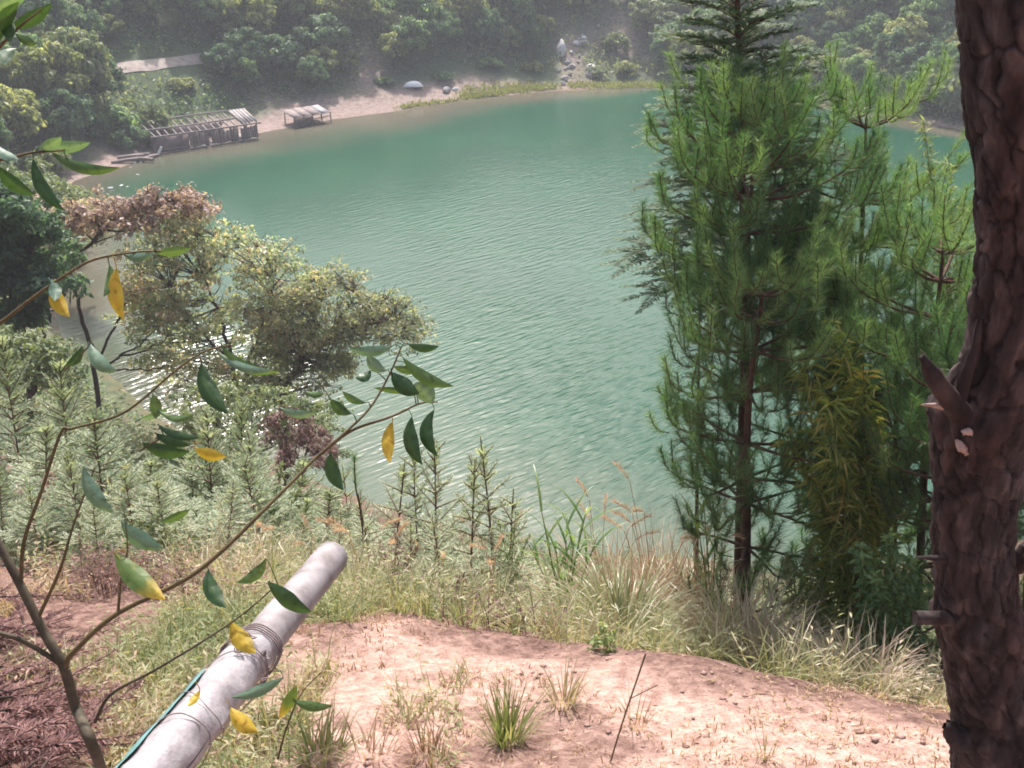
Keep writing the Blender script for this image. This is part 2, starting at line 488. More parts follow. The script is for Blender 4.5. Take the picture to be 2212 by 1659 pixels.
# ------------------------------------------------------------------ broadleaf trees
def clump_points(rng, c, rad, n):
    d = rdir(n, rng)
    q = rng.uniform(0, 1, n) ** 0.45
    return c + d * q[:, None] * np.asarray(rad), d
def crown_centres(rng, K, R, H, flat=1.0, lobes=None):
    """cluster centres on and inside an uneven dome of radius R and height H standing on z = 0"""
    out = []
    ph = rng.uniform(0, 6.28, 3)
    while len(out) < K:
        d = rdir(1, rng)[0]
        if d[2] < -0.55: continue
        a = math.atan2(d[1], d[0])
        k = 1 + 0.16 * math.sin(2 * a + ph[0]) + 0.12 * math.sin(3 * a + ph[1]) + 0.10 * math.sin(5 * a + ph[2])
        q = rng.uniform(0.35, 1.0) ** 0.5
        p = np.array([d[0] * R * k, d[1] * R * k, H * 0.5 + d[2] * H * 0.5]) * 1.0
        p[:2] *= q; p[2] = H * 0.5 + (p[2] - H * 0.5) * q
        out.append(p)
    return np.array(out)
def broad_tree(seed, R, H, z0, K, nl, ls, trunk_r, cl=0.3, stems=1, lean=(0, 0), aspect=0.5, upn=0.5, centres=None, twigs=True):
    """trunk + limbs (one mesh) and crown (one mesh); crown base at z0, total height z0 + H"""
    rng = np.random.default_rng(seed)
    C = crown_centres(rng, K, R, H) if centres is None else np.asarray(centres, float)
    K = len(C)
    C = C + np.array([lean[0], lean[1], z0]) if centres is None else C
    gt, gc = G(), G()
    starts = []
    for s in range(stems):
        a = rng.uniform(0, 6.28)
        b = np.array([math.cos(a), math.sin(a), 0]) * trunk_r * (1.6 if stems > 1 else 0)
        top = np.array([lean[0] * 0.6, lean[1] * 0.6, z0 + H * 0.45]) + b * 6 + rng.normal(0, 0.12 * R, 3) * np.array([1, 1, 0.3])
        P = spline([b + np.array([0, 0, -0.3]), b + np.array([lean[0] * 0.1, lean[1] * 0.1, z0 * 0.6]) + rng.normal(0, 0.04 * R, 3) * np.array([1, 1, 0]), top], 10)
        tube(gt, P, np.linspace(trunk_r, trunk_r * 0.45, 10), 7)
        starts.append(P)
    for c in C:
        P = starts[rng.integers(len(starts))]
        k = int(np.clip(np.searchsorted(P[:, 2], c[2] - 0.55 * np.linalg.norm(c[:2] - P[5][:2]) - 0.2), 3, 8))
        m = (P[k] + c) / 2 + np.array([0, 0, -0.06 * R]) + rng.normal(0, 0.05 * R, 3)
        tube(gt, spline([P[k], m, c], 6), np.linspace(trunk_r * 0.38, trunk_r * 0.07, 6), 5, cap=False)
    for c in C:
        rad = R * cl * rng.uniform(0.7, 1.25)
        n = int(nl * rng.uniform(0.7, 1.3))
        p, d = clump_points(rng, c, [rad, rad, rad * aspect * 1.4], n)
        N = norm(d + np.array([0, 0, upn]) + 0.7 * rdir(n, rng))
        D = norm(np.cross(N, rdir(n, rng)) + np.array([0, 0, -0.25]))
        L = ls * rng.uniform(0.6, 1.4, n)
        base = rng.normal(0.5, 0.16)
        kites(gc, p, D, N, L, L * 0.55, np.clip(base + rng.normal(0, 0.2, n), 0, 1), droop=0.15)
    return gt, gc

FAR = []
specs = [('leaf_dark', 2.5, 4.8, 1.6), ('leaf_mid', 2.8, 5.0, 1.7), ('leaf_olive', 2.4, 4.2, 1.4), ('leaf_dark', 3.0, 5.6, 2.0),
         ('leaf_mid', 2.0, 5.6, 1.5), ('leaf_olive', 3.0, 4.6, 1.8), ('leaf_pale', 2.4, 4.6, 1.3), ('leaf_dark', 2.2, 6.2, 1.8)]
for k, (mt, R, H, z0) in enumerate(specs):
    gt, gc = broad_tree(100 + k, R, H, z0, 54, 95, 0.40, 0.16, cl=0.27)
    FAR.append((gt.mesh('trunk', M['bark_far'], True), gc.mesh('crown', M[mt]), mt, R, H + z0))
SHR = []
for k, (mt, R, H) in enumerate([('leaf_mid', 1.3, 1.5), ('leaf_olive', 1.2, 1.3), ('leaf_pale', 1.3, 1.5), ('leaf_dark', 1.4, 1.7)]):
    gt, gc = broad_tree(140 + k, R, H, 0.15, 26, 80, 0.28, 0.05, cl=0.33)
    SHR.append((gt.mesh('stem', M['bark_far'], True), gc.mesh('foliage', M[mt]), mt, R, H))
def far_tree(k, x, y, sc, label, group=None, rz=None, sz=None, name='broadleaf_tree', cat='tree', sink=0.1):
    t, c, mt, R, H = FAR[k]
    e = empty(name, (x, y, hz(x, y) - sink), label, cat, group, RNG.uniform(0, 6.28) if rz is None else rz, (sc, sc, sc * (sz or 1)))
    put('trunk', t, e); put('crown', c, e)
    return e
def far_shrub(k, x, y, sc, label, group=None, name='shrub', sz=1.0):
    t, c, mt, R, H = SHR[k]
    e = empty(name, (x, y, hz(x, y) - 0.05), label, 'shrub', group, RNG.uniform(0, 6.28), (sc, sc, sc * sz))
    put('stem', t, e); put('foliage', c, e)
    return e

def proj(p):
    d = np.asarray(p, float) - np.array([0, 0, CAMZ])
    dep = d[1] * CP - d[2] * SP
    return 1106 + FPX * d[0] / dep, 829.5 - FPX * (d[1] * SP + d[2] * CP) / dep

# trees that can be named one by one: (kind, picture column, distance, scale, stretch, label)
named = [
 (6, 640, 97.0, 0.95, 1.0, 'broad rounded olive green tree above the small lean-to on the far bank'),
 (5, 755, 99.0, 0.9, 1.0, 'spreading yellowish tree just left of the bare pink gully'),
 (2, 545, 93.0, 0.95, 1.0, 'leafy tree overhanging the right end of the hillside road'),
 (0, 490, 87.5, 0.62, 0.8, 'dark bushy tree directly behind the long ruined hut'),
 (1, 905, 103.0, 0.85, 1.0, 'dark spreading tree behind the white boat on the far bank'),
 (5, 1000, 106.0, 0.8, 1.0, 'dark leafy tree on the slope right of the white boat'),
 (3, 1120, 109.0, 0.95, 0.9, 'grey green tree left of the rocky stream'),
 (6, 1400, 109.0, 0.75, 0.9, 'pale bushy tree on the right bank of the rocky stream'),
 (6, 195, 76.0, 0.85, 1.35, 'tall tree with sunlit pale right edge left of the hillside road'),
 (2, 120, 73.0, 0.95, 1.15, 'olive tree at left edge in front of the taller pale tree'),
 (7, 232, 77.5, 0.62, 1.0, 'dark narrow tree beside the left end of the hillside road'),
 (2, 30, 66.0, 0.95, 1.0, 'olive brown tree at the far left above the lake inlet'),
 (0, 600, 91.0, 0.78, 0.75, 'low dark tree behind the small lean-to'),
 (0, 700, 94.5, 0.85, 0.8, 'low dark tree left of the pink gully foot'),
]
placed = []
for (k, u, yy, sc, sz, lab) in named:
    p = gp(u, yy); placed.append((p[0], p[1], sc * FAR[k][3]))
    far_tree(k, p[0], p[1], sc, lab, sz=sz)
# the wood on the far hillside
def in_clear(u, v):
    if 215 < u < 500 and 95 < v < 290: return True          # hillside road
    if 770 < u < 850 and 120 < v < 230: return True          # pink gully
    if 1185 < u < 1300 and 40 < v < 200: return True         # stream
    if 1280 < u < 1430 and 10 < v < 175: return True
    if 480 < u < 1000 and v > 203: return True
    return False
rngw = np.random.default_rng(31)
woods = {'leaf_dark': 'dark green broadleaf tree in the wood on the far hillside', 'leaf_mid': 'mid green broadleaf tree in the wood on the far hillside',
         'leaf_olive': 'olive broadleaf tree in the wood on the far hillside', 'leaf_pale': 'pale green broadleaf tree in the wood on the far hillside'}
wgroup = {'leaf_dark': 'dark trees of the far hillside wood', 'leaf_mid': 'mid green trees of the far hillside wood',
          'leaf_olive': 'olive trees of the far hillside wood', 'leaf_pale': 'pale trees of the far hillside wood'}
n_w = 0
cx = rngw.uniform(-62, 66, 9000); cy = rngw.uniform(58, 128, 9000)
cs = shore_sd(cx, cy); cz = height(cx, cy)
for x, y, s, z in zip(cx, cy, cs, cz):
    bw = float(np.interp(x, [-24, -14, -6, 2, 12, 20], [4, 6, 7.5, 6, 4, 1.5]))
    if s < bw or s > 30: continue
    u, v = proj((x, y, z))
    ut, vt = proj((x, y, z + 5))
    if u < -160 or u > 2240 or v < -40: continue
    if in_clear(u, v) or (in_clear(u, vt)): continue
    if x > 18 and s < 1.2: continue
    sc = rngw.uniform(0.42, 0.74)
    k = int(rngw.choice(len(FAR), p=[0.15, 0.19, 0.12, 0.14, 0.14, 0.10, 0.08, 0.08]))
    r = sc * FAR[k][3]
    if any((x - a) ** 2 + (y - b) ** 2 < (0.66 * (r + c)) ** 2 for a, b, c in placed): continue
    placed.append((x, y, r))
    mt = FAR[k][2]
    zn = int(np.searchsorted([450, 850, 1200, 1500], u))
    zone = ['at the left of the hillside road', 'above the huts', 'behind the white boat', 'right of the stream', 'behind the tall pines'][zn]
    far_tree(k, x, y, sc, woods[mt].replace('in the wood on the far hillside', 'in the far hillside wood ' + zone), wgroup[mt] + ' ' + zone, sz=rngw.uniform(0.85, 1.15))
    n_w += 1
    if n_w > 230: break
print('wood trees', n_w)
# forest above the frame and further round the lake, reads as one mass
g = G(); rng = np.random.default_rng(5)
cnt = 0
cx = rng.uniform(-120, 120, 2600); cy = rng.uniform(20, 190, 2600)
cs = shore_sd(cx, cy); cz = height(cx, cy)
for x, y, s, z in zip(cx, cy, cs, cz):
    if s < 3 or s > 75: continue
    if y > 55 and abs(x) < 60 and s < 36: continue
    u, v = proj((x, y, z + 2))
    if y > 0 and -200 < u < 2300 and v > -30: continue
    if y < 55 and abs(x) < 45: continue
    R = rng.uniform(2.2, 3.6); H = rng.uniform(5, 8)
    n = 150
    d = rdir(n, rng); d[:, 2] = np.abs(d[:, 2]) * 1.2 - 0.3
    p = np.array([x, y, z + H * 0.45]) + d * np.array([R, R, H * 0.5]) * rng.uniform(0.75, 1.05, (n, 1))
    N = norm(d + 0.6 * rdir(n, rng)); D = np.cross(N, rdir(n, rng))
    kites(g, p, D, N, rng.uniform(0.7, 1.3, n), 0.7, rng.uniform(0, 1, n)); cnt += 1
    if cnt > 420: break
put('distant_forest', g.mesh('distant_forest', M['leaf_dark']), kind='stuff', label='dense forest on the hills around the lake', cat='forest')
# low growth under the trees
g = G()
rng = np.random.default_rng(8)
xs = rng.uniform(-50, 55, 26000); ys = rng.uniform(52, 125, 26000)
ss = shore_sd(xs, ys)
bw = np.interp(xs, [-24, -14, -6, 2, 12, 20], [4.0, 5.5, 6.5, 4, 2.5, 0.6])
zz = height(xs, ys)
dd = np.stack([xs, ys, zz - CAMZ], -1)
dep = dd[:, 1] * CP - dd[:, 2] * SP
uu = 1106 + FPX * dd[:, 0] / dep; vv = 829.5 - FPX * (dd[:, 1] * SP + dd[:, 2] * CP) / dep
clear = ((uu > 245) & (uu < 460) & (vv > 118) & (vv < 176)) | ((uu > 780) & (uu < 835) & (vv > 120)) | ((uu > 1200) & (uu < 1290) & (vv > 50) & (vv < 195) & (np.abs(uu - (1215 + (185 - vv) * 0.4)) < 22))
clear = clear | ((uu > 1300) & (uu < 1400) & (vv > 30) & (vv < 130) & (rng.uniform(0, 1, len(xs)) < 0.7))
ok = (ss > bw * rng.uniform(0.95, 1.4, len(xs))) & (ss < 22) & ~clear
P0 = np.stack([xs, ys, zz], -1)[ok]
n = len(P0)
tone = np.clip(fbm(P0[:, 0], P0[:, 1], 6, 3, 77) * 1.6 - 0.3, 0, 1)
for rep in range(5):
    p = P0 + rng.normal(0, 0.45, (n, 3)) * np.array([1, 1, 0]) + np.array([0, 0, 1]) * rng.uniform(0, 0.9, (n, 1)) * (0.4 + fbm(P0[:, 0], P0[:, 1], 3, 2, 79))[:, None]
    N = norm(np.array([0, 0, 0.8]) + rdir(n, rng)); D = np.cross(N, rdir(n, rng))
    kites(g, p, D, N, rng.uniform(0.2, 0.45, n), 0.2, np.clip(tone + rng.normal(0, 0.18, n), 0, 1))
M['under'] = foliage('hillside_undergrowth', [(0.045, 0.095, 0.06), (0.085, 0.155, 0.085), (0.17, 0.225, 0.115), (0.27, 0.30, 0.18)], 0.55)
put('hillside_undergrowth', g.mesh('hillside_undergrowth', M['under']), kind='stuff', label='tangled low green growth on the far hillside', cat='undergrowth')

# shrubs along the far edge of the water
shr = [(2, 335, 76.2, 1.0, 1.3, 'pale drooping shrub just left of the long ruined hut'), (0, 255, 74.5, 1.25, 1.2, 'green shrub left of the long ruined hut near the water'),
       (3, 285, 73.2, 0.9, 1.0, 'dark shrub over the grey log pile by the inlet'), (1, 110, 66.5, 1.2, 1.0, 'olive shrub above the sandy inlet at far left'),
       (2, 60, 63.0, 1.1, 1.0, 'pale shrub on the bank of the inlet at far left'), (2, 2075, 84.8, 2.1, 1.1, 'sunlit rounded shrub at the water edge beside the big pine trunk'),
       (0, 1990, 88.5, 1.5, 1.1, 'green shrub on the right bank behind the sunlit rounded one'), (2, 1290, 102.5, 0.75, 0.8, 'pale shrub at the mouth of the stream'),
       (1, 1350, 103.5, 0.9, 0.9, 'olive shrub right of the stream mouth'), (2, 1330, 107.5, 1.0, 1.0, 'pale shrub on the slope right of the stream'),
       (1, 1150, 102.5, 0.8, 0.7, 'olive shrub left of the stream mouth'), (0, 1060, 101.5, 0.9, 0.7, 'low green shrub right of the white boat'),
       (3, 960, 97.5, 0.7, 0.6, 'small dark shrub just right of the white boat'), (0, 830, 94.5, 0.7, 0.6, 'small green shrub at the foot of the pink gully'),
       (3, 1440, 104.5, 1.0, 1.0, 'dark shrub on the far shore left of the tall pines'), (1, 395, 84.0, 0.8, 0.8, 'grey green shrub below the hillside road')]
for (k, u, yy, sc, sz, lab) in shr:
    p = gp(u, yy); far_shrub(k, p[0], p[1], sc, lab, sz=sz)

# hillside road: a pale gravel track, draped
M['gravel'] = solid('pale_gravel', [(0.18, 0.15, 0.13), (0.28, 0.24, 0.21), (0.36, 0.31, 0.28)], 2.0)
pts = [gr(u, v, 50) for u, v in [(245, 152), (300, 146), (350, 141), (400, 134), (455, 127), (520, 118)]]
c = spline(pts, 40)
tg = norm(np.gradient(c, axis=0)); sd = norm(np.cross(tg, [0, 0, 1.0]))
rows = []
for o_ in np.linspace(-1.0, 1.0, 5):
    q = c + sd * o_ * 0.6
    q[:, 2] = height(q[:, 0], q[:, 1]) + 0.12 - 0.05 * abs(o_)
    rows.append(q)
V = np.stack(rows, 1).reshape(-1, 3)
i = (np.arange(39)[:, None] * 5 + np.arange(4)[None]).ravel()
put('hillside_road', G().add(V, np.stack([i, i + 1, i + 6, i + 5], -1)).mesh('hillside_road', M['gravel'], True), kind='structure', label='pale gravel road cut across the far hillside')

# grassy strip on the far beach
M['shore_grass'] = foliage('shore_grass', [(0.10, 0.14, 0.04), (0.20, 0.24, 0.08), (0.32, 0.33, 0.14)], 0.4)
rng = np.random.default_rng(12)
g = G()
for (u0, v0, u1, v1, wd, n) in [(870, 238, 1010, 222, 1.2, 1700), (1000, 212, 1090, 205, 1.0, 1000), (1090, 198, 1200, 190, 1.2, 1100), (1230, 186, 1480, 184, 1.4, 2400), (1000, 200, 1150, 185, 1.6, 900)]:
    a, b = gr(u0, v0, 50), gr(u1, v1, 50)
    t = rng.uniform(0, 1, n)[:, None]
    P = a * (1 - t) + b * t + rng.normal(0, wd * 0.5, (n, 3)) * np.array([0.6, 1, 0])
    sd_ = shore_sd(P[:, 0], P[:, 1]); P = P[sd_ > -0.1]; n = len(P)
    P[:, 2] = height(P[:, 0], P[:, 1])
    D = rdir(n, rng) * 0.7 + np.array([0, 0, 1])
    kites(g, P, D, rdir(n, rng), rng.uniform(0.15, 0.4, n), 0.12, rng.uniform(0, 1, n))
put('shore_grass', g.mesh('shore_grass', M['shore_grass']), kind='stuff', label='bright short grass along the far water edge', cat='grass')

# ------------------------------------------------------------------ rocks, boat, huts, debris on the far bank
M['rock'] = solid('grey_rock', [(0.16, 0.15, 0.15), (0.30, 0.28, 0.27), (0.42, 0.40, 0.39)], 3.0, bump=0.05)
M['rock_white'] = solid('white_rock', [(0.45, 0.44, 0.44), (0.65, 0.63, 0.62)], 3.0, bump=0.04)
def rock_mesh(seed, mat, flat=0.7):
    rng = np.random.default_rng(seed)
    nu, nv = 14, 9
    V = []
    ph = rng.uniform(0, 6.28, 6); pl = rdir(7, rng); off = rng.uniform(0.55, 0.85, 7)
    for j in range(nv):
        for i in range(nu):
            th = math.pi * j / (nv - 1); a = 2 * math.pi * i / nu
            d = np.array([math.sin(th) * math.cos(a), math.sin(th) * math.sin(a), math.cos(th)])
            r = 1 + 0.08 * math.sin(3 * a + ph[0]) + 0.06 * math.sin(4 * th + ph[1])
            dots = pl @ d
            for q, o_ in zip(dots, off):
                if q * r > o_: r = o_ / q
            V.append(d * r * np.array([1, 0.8, flat]))
    F = [(j * nu + i, (j + 1) * nu + i, (j + 1) * nu + (i + 1) % nu, j * nu + (i + 1) % nu) for j in range(nv - 1) for i in range(nu)]
    return G().add(V, F).mesh('rock', mat)
RK = [rock_mesh(s, M['rock']) for s in range(5)] + [rock_mesh(9 + s, M['rock_white']) for s in range(2)]
def rock(k, u, v, px, label, group=None, name='rock', sz=1.0, p=None):
    p = gr(u, v, 50) if p is None else p
    r = px * p[1] / FPX * 0.55
    o = put(name, RK[k], None, p + np.array([0, 0, r * 0.25]), RNG.uniform(0, 6), (r, r, r * sz), label, 'rock', group)
    return o
rock(5, 1211, 112, 26, 'large upright white boulder beside the stream', sz=2.2)
rock(5, 1278, 150, 24, 'flat topped white boulder right of the stream mouth')
rock(0, 1280, 165, 30, 'grey boulder under the flat white one by the stream')
rock(1, 1480, 168, 34, 'dark grey rock on the shore left of the pines')
rock(6, 985, 196, 14, 'small pale stone right of the white boat')
rock(2, 1085, 192, 12, 'grey stone at the water edge on the far grass')
rock(2, 965, 200, 22, 'low grey rock on the beach below the white boat')
rng = np.random.default_rng(44)
for j in range(22):
    t = rng.uniform(0, 1)
    u = 1210 + 62 * t + rng.normal(0, 8 + 4 * t); v = 190 - 130 * t
    rock(int(rng.choice([0, 1, 2, 3, 4, 6])), u, v, rng.uniform(7, 17), 'broken rock in the bed of the far stream', 'rocks in the stream bed')
for j, (u, v) in enumerate([(1440, 186), (1458, 187), (1345, 187), (1300, 190), (1180, 193)]):
    rock(6, u, v - 1, 7, 'small pale stone at the far water line below the stream', 'pale stones at the far water line')

# white boat on the beach
M['boat_paint'] = solid('white_boat_paint', [(0.70, 0.72, 0.72), (0.82, 0.82, 0.80)], 3.0, rough=0.4, spec=0.4)
M['boat_in'] = solid('grey_boat_timber', [(0.25, 0.24, 0.22), (0.38, 0.36, 0.33)], 5.0)
b0 = gr(893, 190, 50)
boat = empty('rowing_boat', b0 + np.array([0, 0, 0.05]), 'small upturned white boat lying on the far beach', 'boat', rz=0.15)
g = G(); V = []; nb = 17
for i in range(nb):
    t = i / (nb - 1) * 2 - 1
    w = 0.48 * (1 - abs(t) ** 2.6) + 0.02; h = 0.42 * (1 - abs(t) ** 3) + 0.05; sheer = 0.10 * t * t
    for a in np.linspace(-1, 1, 9):
        V.append((t * 0.95, w * math.sin(a * math.pi / 2), sheer * 0 + h * math.cos(a * math.pi / 2) ** 0.7 - 0.10 * t * t + 0.1))
F = [(i * 9 + j, i * 9 + j + 1, (i + 1) * 9 + j + 1, (i + 1) * 9 + j) for i in range(nb - 1) for j in range(8)]
put('hull', G().add(V, F).mesh('hull', M['boat_paint'], True), boat)
g = G(); tube(g, [(-0.85, 0, 0.46), (-0.4, 0, 0.53), (0.4, 0, 0.53), (0.85, 0, 0.46)], 0.025, 5); put('keel', g.mesh('keel', M['boat_in']), boat)
for s in (-1, 1):
    g = G(); tube(g, spline([(-0.93, 0.03 * s, 0.02), (-0.5, 0.43 * s, 0.08), (0.0, 0.5 * s, 0.1), (0.5, 0.43 * s, 0.08), (0.93, 0.03 * s, 0.02)], 14), 0.03, 5); put('gunwale', g.mesh('gunwale', M['boat_in']), boat)

M['old_wood'] = solid('weathered_pole', [(0.11, 0.09, 0.085), (0.19, 0.16, 0.15), (0.26, 0.22, 0.21)], 4.0, stretch=(1, 1, 4))
M['pale_wood'] = solid('bleached_pole', [(0.17, 0.15, 0.145), (0.27, 0.24, 0.23)], 4.0)
M['mat_wall'] = solid('woven_wall_mat', [(0.15, 0.12, 0.12), (0.24, 0.19, 0.19)], 6.0, stretch=(6, 6, 1))
M['sheet'] = solid('grey_roof_sheet', [(0.17, 0.17, 0.18), (0.29, 0.29, 0.30)], 3.0, rough=0.5)
def pole(parent, name, a, b, r, mat, sides=5):
    g = G(); a = np.asarray(a, float); b = np.asarray(b, float)
    m = (a + b) / 2 + RNG.normal(0, 0.02, 3) * np.linalg.norm(b - a) * 0.4
    tube(g, spline([a, m, b], 5), [r, r * 1.05, r, r * 0.95, r * 0.85], sides)
    return put(name, g.mesh(name, mat), parent)
def slab(parent, name, c00, c10, c11, c01, th, mat):
    c = np.array([c00, c10, c11, c01], float); n = norm(np.cross(c[1] - c[0], c[3] - c[0])) * th / 2
    V = np.vstack([c - n, c + n])
    F = [(3, 2, 1, 0), (4, 5, 6, 7), (0, 1, 5, 4), (1, 2, 6, 5), (2, 3, 7, 6), (3, 0, 4, 7)]
    return put(name, G().add(V, F).mesh(name, mat), parent)
# long hut: local x along the water, y away from it
A = np.array([*LAKE[0][:0], -26.6, 73.2]); B = np.array([-20.1, 78.3])
L_ = float(np.linalg.norm(B - A)); ang = math.atan2(B[1] - A[1], B[0] - A[0])
hut = empty('ruined_hut', (A[0], A[1], 0.0), 'long ruined hut of poles with bare roof rafters at the water edge', 'hut', rz=ang)
rng = np.random.default_rng(3)
fh, bh, dpt = 1.2, 1.62, 2.1
nb = 9
for i in range(nb):
    x = L_ * i / (nb - 1)
    pole(hut, 'post', (x, 0, -0.9), (x + rng.normal(0, 0.05), 0, fh + 0.05), 0.075, M['old_wood'])
    if i % 2 == 0: pole(hut, 'post', (x, dpt, -0.3), (x, dpt, bh + 0.02), 0.07, M['old_wood'])
for i in range(15):
    x = L_ * i / 14
    pole(hut, 'rafter', (x + rng.normal(0, 0.05), -0.35, fh - 0.02), (x + rng.normal(0, 0.05), dpt + 0.25, bh + 0.16), 0.065, M['pale_wood'])
for (y, z) in ((-0.3, fh + 0.07), (0.85, fh + 0.40), (dpt + 0.15, bh + 0.24)):
    pole(hut, 'purlin', (-0.25, y, z), (L_ + 0.25, y, z + rng.normal(0, 0.03)), 0.07, M['pale_wood'])
pole(hut, 'wall_beam', (-0.1, -0.08, 0.18), (L_ + 0.1, -0.08, 0.22), 0.06, M['old_wood'])
slab(hut, 'wall_mat', (0.05, -0.06, 0.0), (L_ * 0.32, -0.06, 0.02), (L_ * 0.32, -0.02, fh - 0.1), (0.05, -0.02, fh - 0.12), 0.04, M['mat_wall'])
slab(hut, 'end_wall', (-0.02, 0.05, 0.0), (-0.02, dpt, 0.1), (-0.02, dpt, bh - 0.1), (-0.02, 0.05, fh - 0.1), 0.04, M['mat_wall'])
slab(hut, 'back_wall', (0.1, dpt, 0.05), (L_ * 0.75, dpt, 0.1), (L_ * 0.75, dpt, bh * 0.7), (0.1, dpt, bh * 0.75), 0.04, M['mat_wall'])
x = L_ * 0.33
while x < L_ - 0.1:
    w = rng.uniform(0.10, 0.24)
    if rng.uniform() < 0.93:
        z1 = fh - rng.uniform(0.05, 0.35); z0 = rng.uniform(0.0, 0.12)
        slab(hut, 'wall_plank', (x, -0.05, z0), (x + w * 0.9, -0.05, z0 + 0.03), (x + w * 0.9, -0.03, z1), (x, -0.03, z1 + 0.05), 0.03, M['old_wood'] if rng.uniform() < 0.7 else M['pale_wood'])
    x += w
for i in range(5):
    x = L_ - 0.2 - i * 0.28
    slab(hut, 'roof_board', (x, -0.2, fh + 0.17), (x + 0.22, -0.2, fh + 0.17), (x + 0.22, dpt, bh + 0.33), (x, dpt, bh + 0.31), 0.03, M['sheet'] if i % 2 else M['pale_wood'])
slab(hut, 'floor_deck', (-0.1, -0.25, -0.02), (L_ + 0.1, -0.25, -0.02), (L_ + 0.1, dpt, 0.1), (-0.1, dpt, 0.1), 0.06, M['pale_wood'])
# lean-to
a, b = gr(612, 279, 40), gr(705, 262, 40)
A = np.array([-17.9, 81.9]); B = np.array([-15.3, 84.2]); L2 = float(np.linalg.norm(B - A))
hut2 = empty('lean_to', (A[0], A[1], 0.0), 'small low lean-to with a pale roof right of the long hut', 'hut', rz=math.atan2(B[1] - A[1], B[0] - A[0]))
for i in range(5):
    x = L2 * i / 4
    pole(hut2, 'post', (x, 0, -0.8), (x, 0, 0.72 + 0.08 * (i > 2)), 0.05, M['old_wood'])
    pole(hut2, 'post', (x, 1.5, -0.2), (x, 1.5, 1.02), 0.05, M['old_wood'])
for i in range(4):
    x0, x1 = L2 * i / 4 - 0.1, L2 * (i + 1) / 4 - 0.12
    slab(hut2, 'roof_sheet', (x0, -0.25, 0.78 + 0.02 * i), (x1, -0.25, 0.80 + 0.02 * i), (x1, 1.75, 1.16), (x0, 1.75, 1.14), 0.03, M['old_wood'] if i < 3 else M['sheet'])
for i in range(9):
    x0 = 0.02 + i * 0.2
    slab(hut2, 'wall_plank', (x0, -0.02, 0.0), (x0 + 0.17, -0.02, 0.0), (x0 + 0.17, 0, 0.70), (x0, 0, 0.68), 0.03, M['old_wood'])
pole(hut2, 'rail', (0, -0.08, 0.5), (L2, -0.08, 0.52), 0.045, M['old_wood'])
# white post, logs and rubbish at the inlet
g = G(); q = gr(352, 335, 40)
o = G(); tube(o, [(0, 0, 0), (0.32, 0.1, 0.62)], [0.10, 0.09], 8); put('float_drum', o.mesh('float_drum', M['boat_paint'], True), None, q + np.array([-0.3, -0.2, 0]), label='tilted white float drum at the left end of the long hut', cat='drum')
rng = np.random.default_rng(2)
for j in range(5):
    q = gr(270 + j * 13, 352 - 6 * (j % 3), 40)
    g = G(); tube(g, spline([(-0.9, 0, 0), (0, 0.03, 0.04), (0.9, 0, 0.02)], 5), 0.13, 7)
    put('log', g.mesh('log', M['old_wood'], True), None, q + np.array([0, 0, 0.12 + 0.1 * (j % 2)]), 0.5 + rng.normal(0, 0.3), label='grey log in the pile at the water edge left of the hut', cat='log', group='logs at the inlet')
for j, (u, v, w) in enumerate([(262, 402, 9), (240, 408, 12), (275, 404, 6), (297, 378, 7), (290, 352, 9), (305, 350, 6), (282, 362, 5)]):
    p = at(u, v, 1); r = ray(u, v); t = -CAMZ / r[2]; p = np.array([0, 0, CAMZ]) + r * t
    p[2] = max(0.0, hz(p[0], p[1]))
    rock(5 + j % 2, u, v, w, 'white scrap of rubbish floating by the inlet shore', 'white rubbish at the inlet', name='floating_rubbish', sz=0.6, p=p)

# ------------------------------------------------------------------ trees on the near left shore
M['leaf_yg'] = foliage('yellow_green_small_leaves', [(0.14, 0.21, 0.14), (0.24, 0.33, 0.21), (0.35, 0.43, 0.28), (0.46, 0.48, 0.35), (0.52, 0.38, 0.30)], 0.55, rough=0.4)
M['leaf_brown'] = foliage('olive_brown_small_leaves', [(0.17, 0.22, 0.14), (0.29, 0.33, 0.21), (0.42, 0.41, 0.28), (0.50, 0.35, 0.27)], 0.55, rough=0.45)
M['leaf_mauve'] = foliage('mauve_red_leaves', [(0.19, 0.14, 0.14), (0.34, 0.25, 0.245), (0.48, 0.37, 0.36), (0.36, 0.34, 0.20)], 0.5, rough=0.4)
M['leaf_darkfir'] = foliage('dark_fir_needles', [(0.018, 0.04, 0.03), (0.035, 0.07, 0.04), (0.07, 0.11, 0.06)], 0.3, spec=0.05, rough=0.8)
M['leaf_deadred'] = foliage('dead_red_brown_leaves', [(0.07, 0.045, 0.04), (0.14, 0.085, 0.075), (0.24, 0.15, 0.13)], 0.25, rough=0.7)
M['bark_dark'] = solid('dark_bark', [(0.03, 0.022, 0.022), (0.08, 0.055, 0.05)], 10)

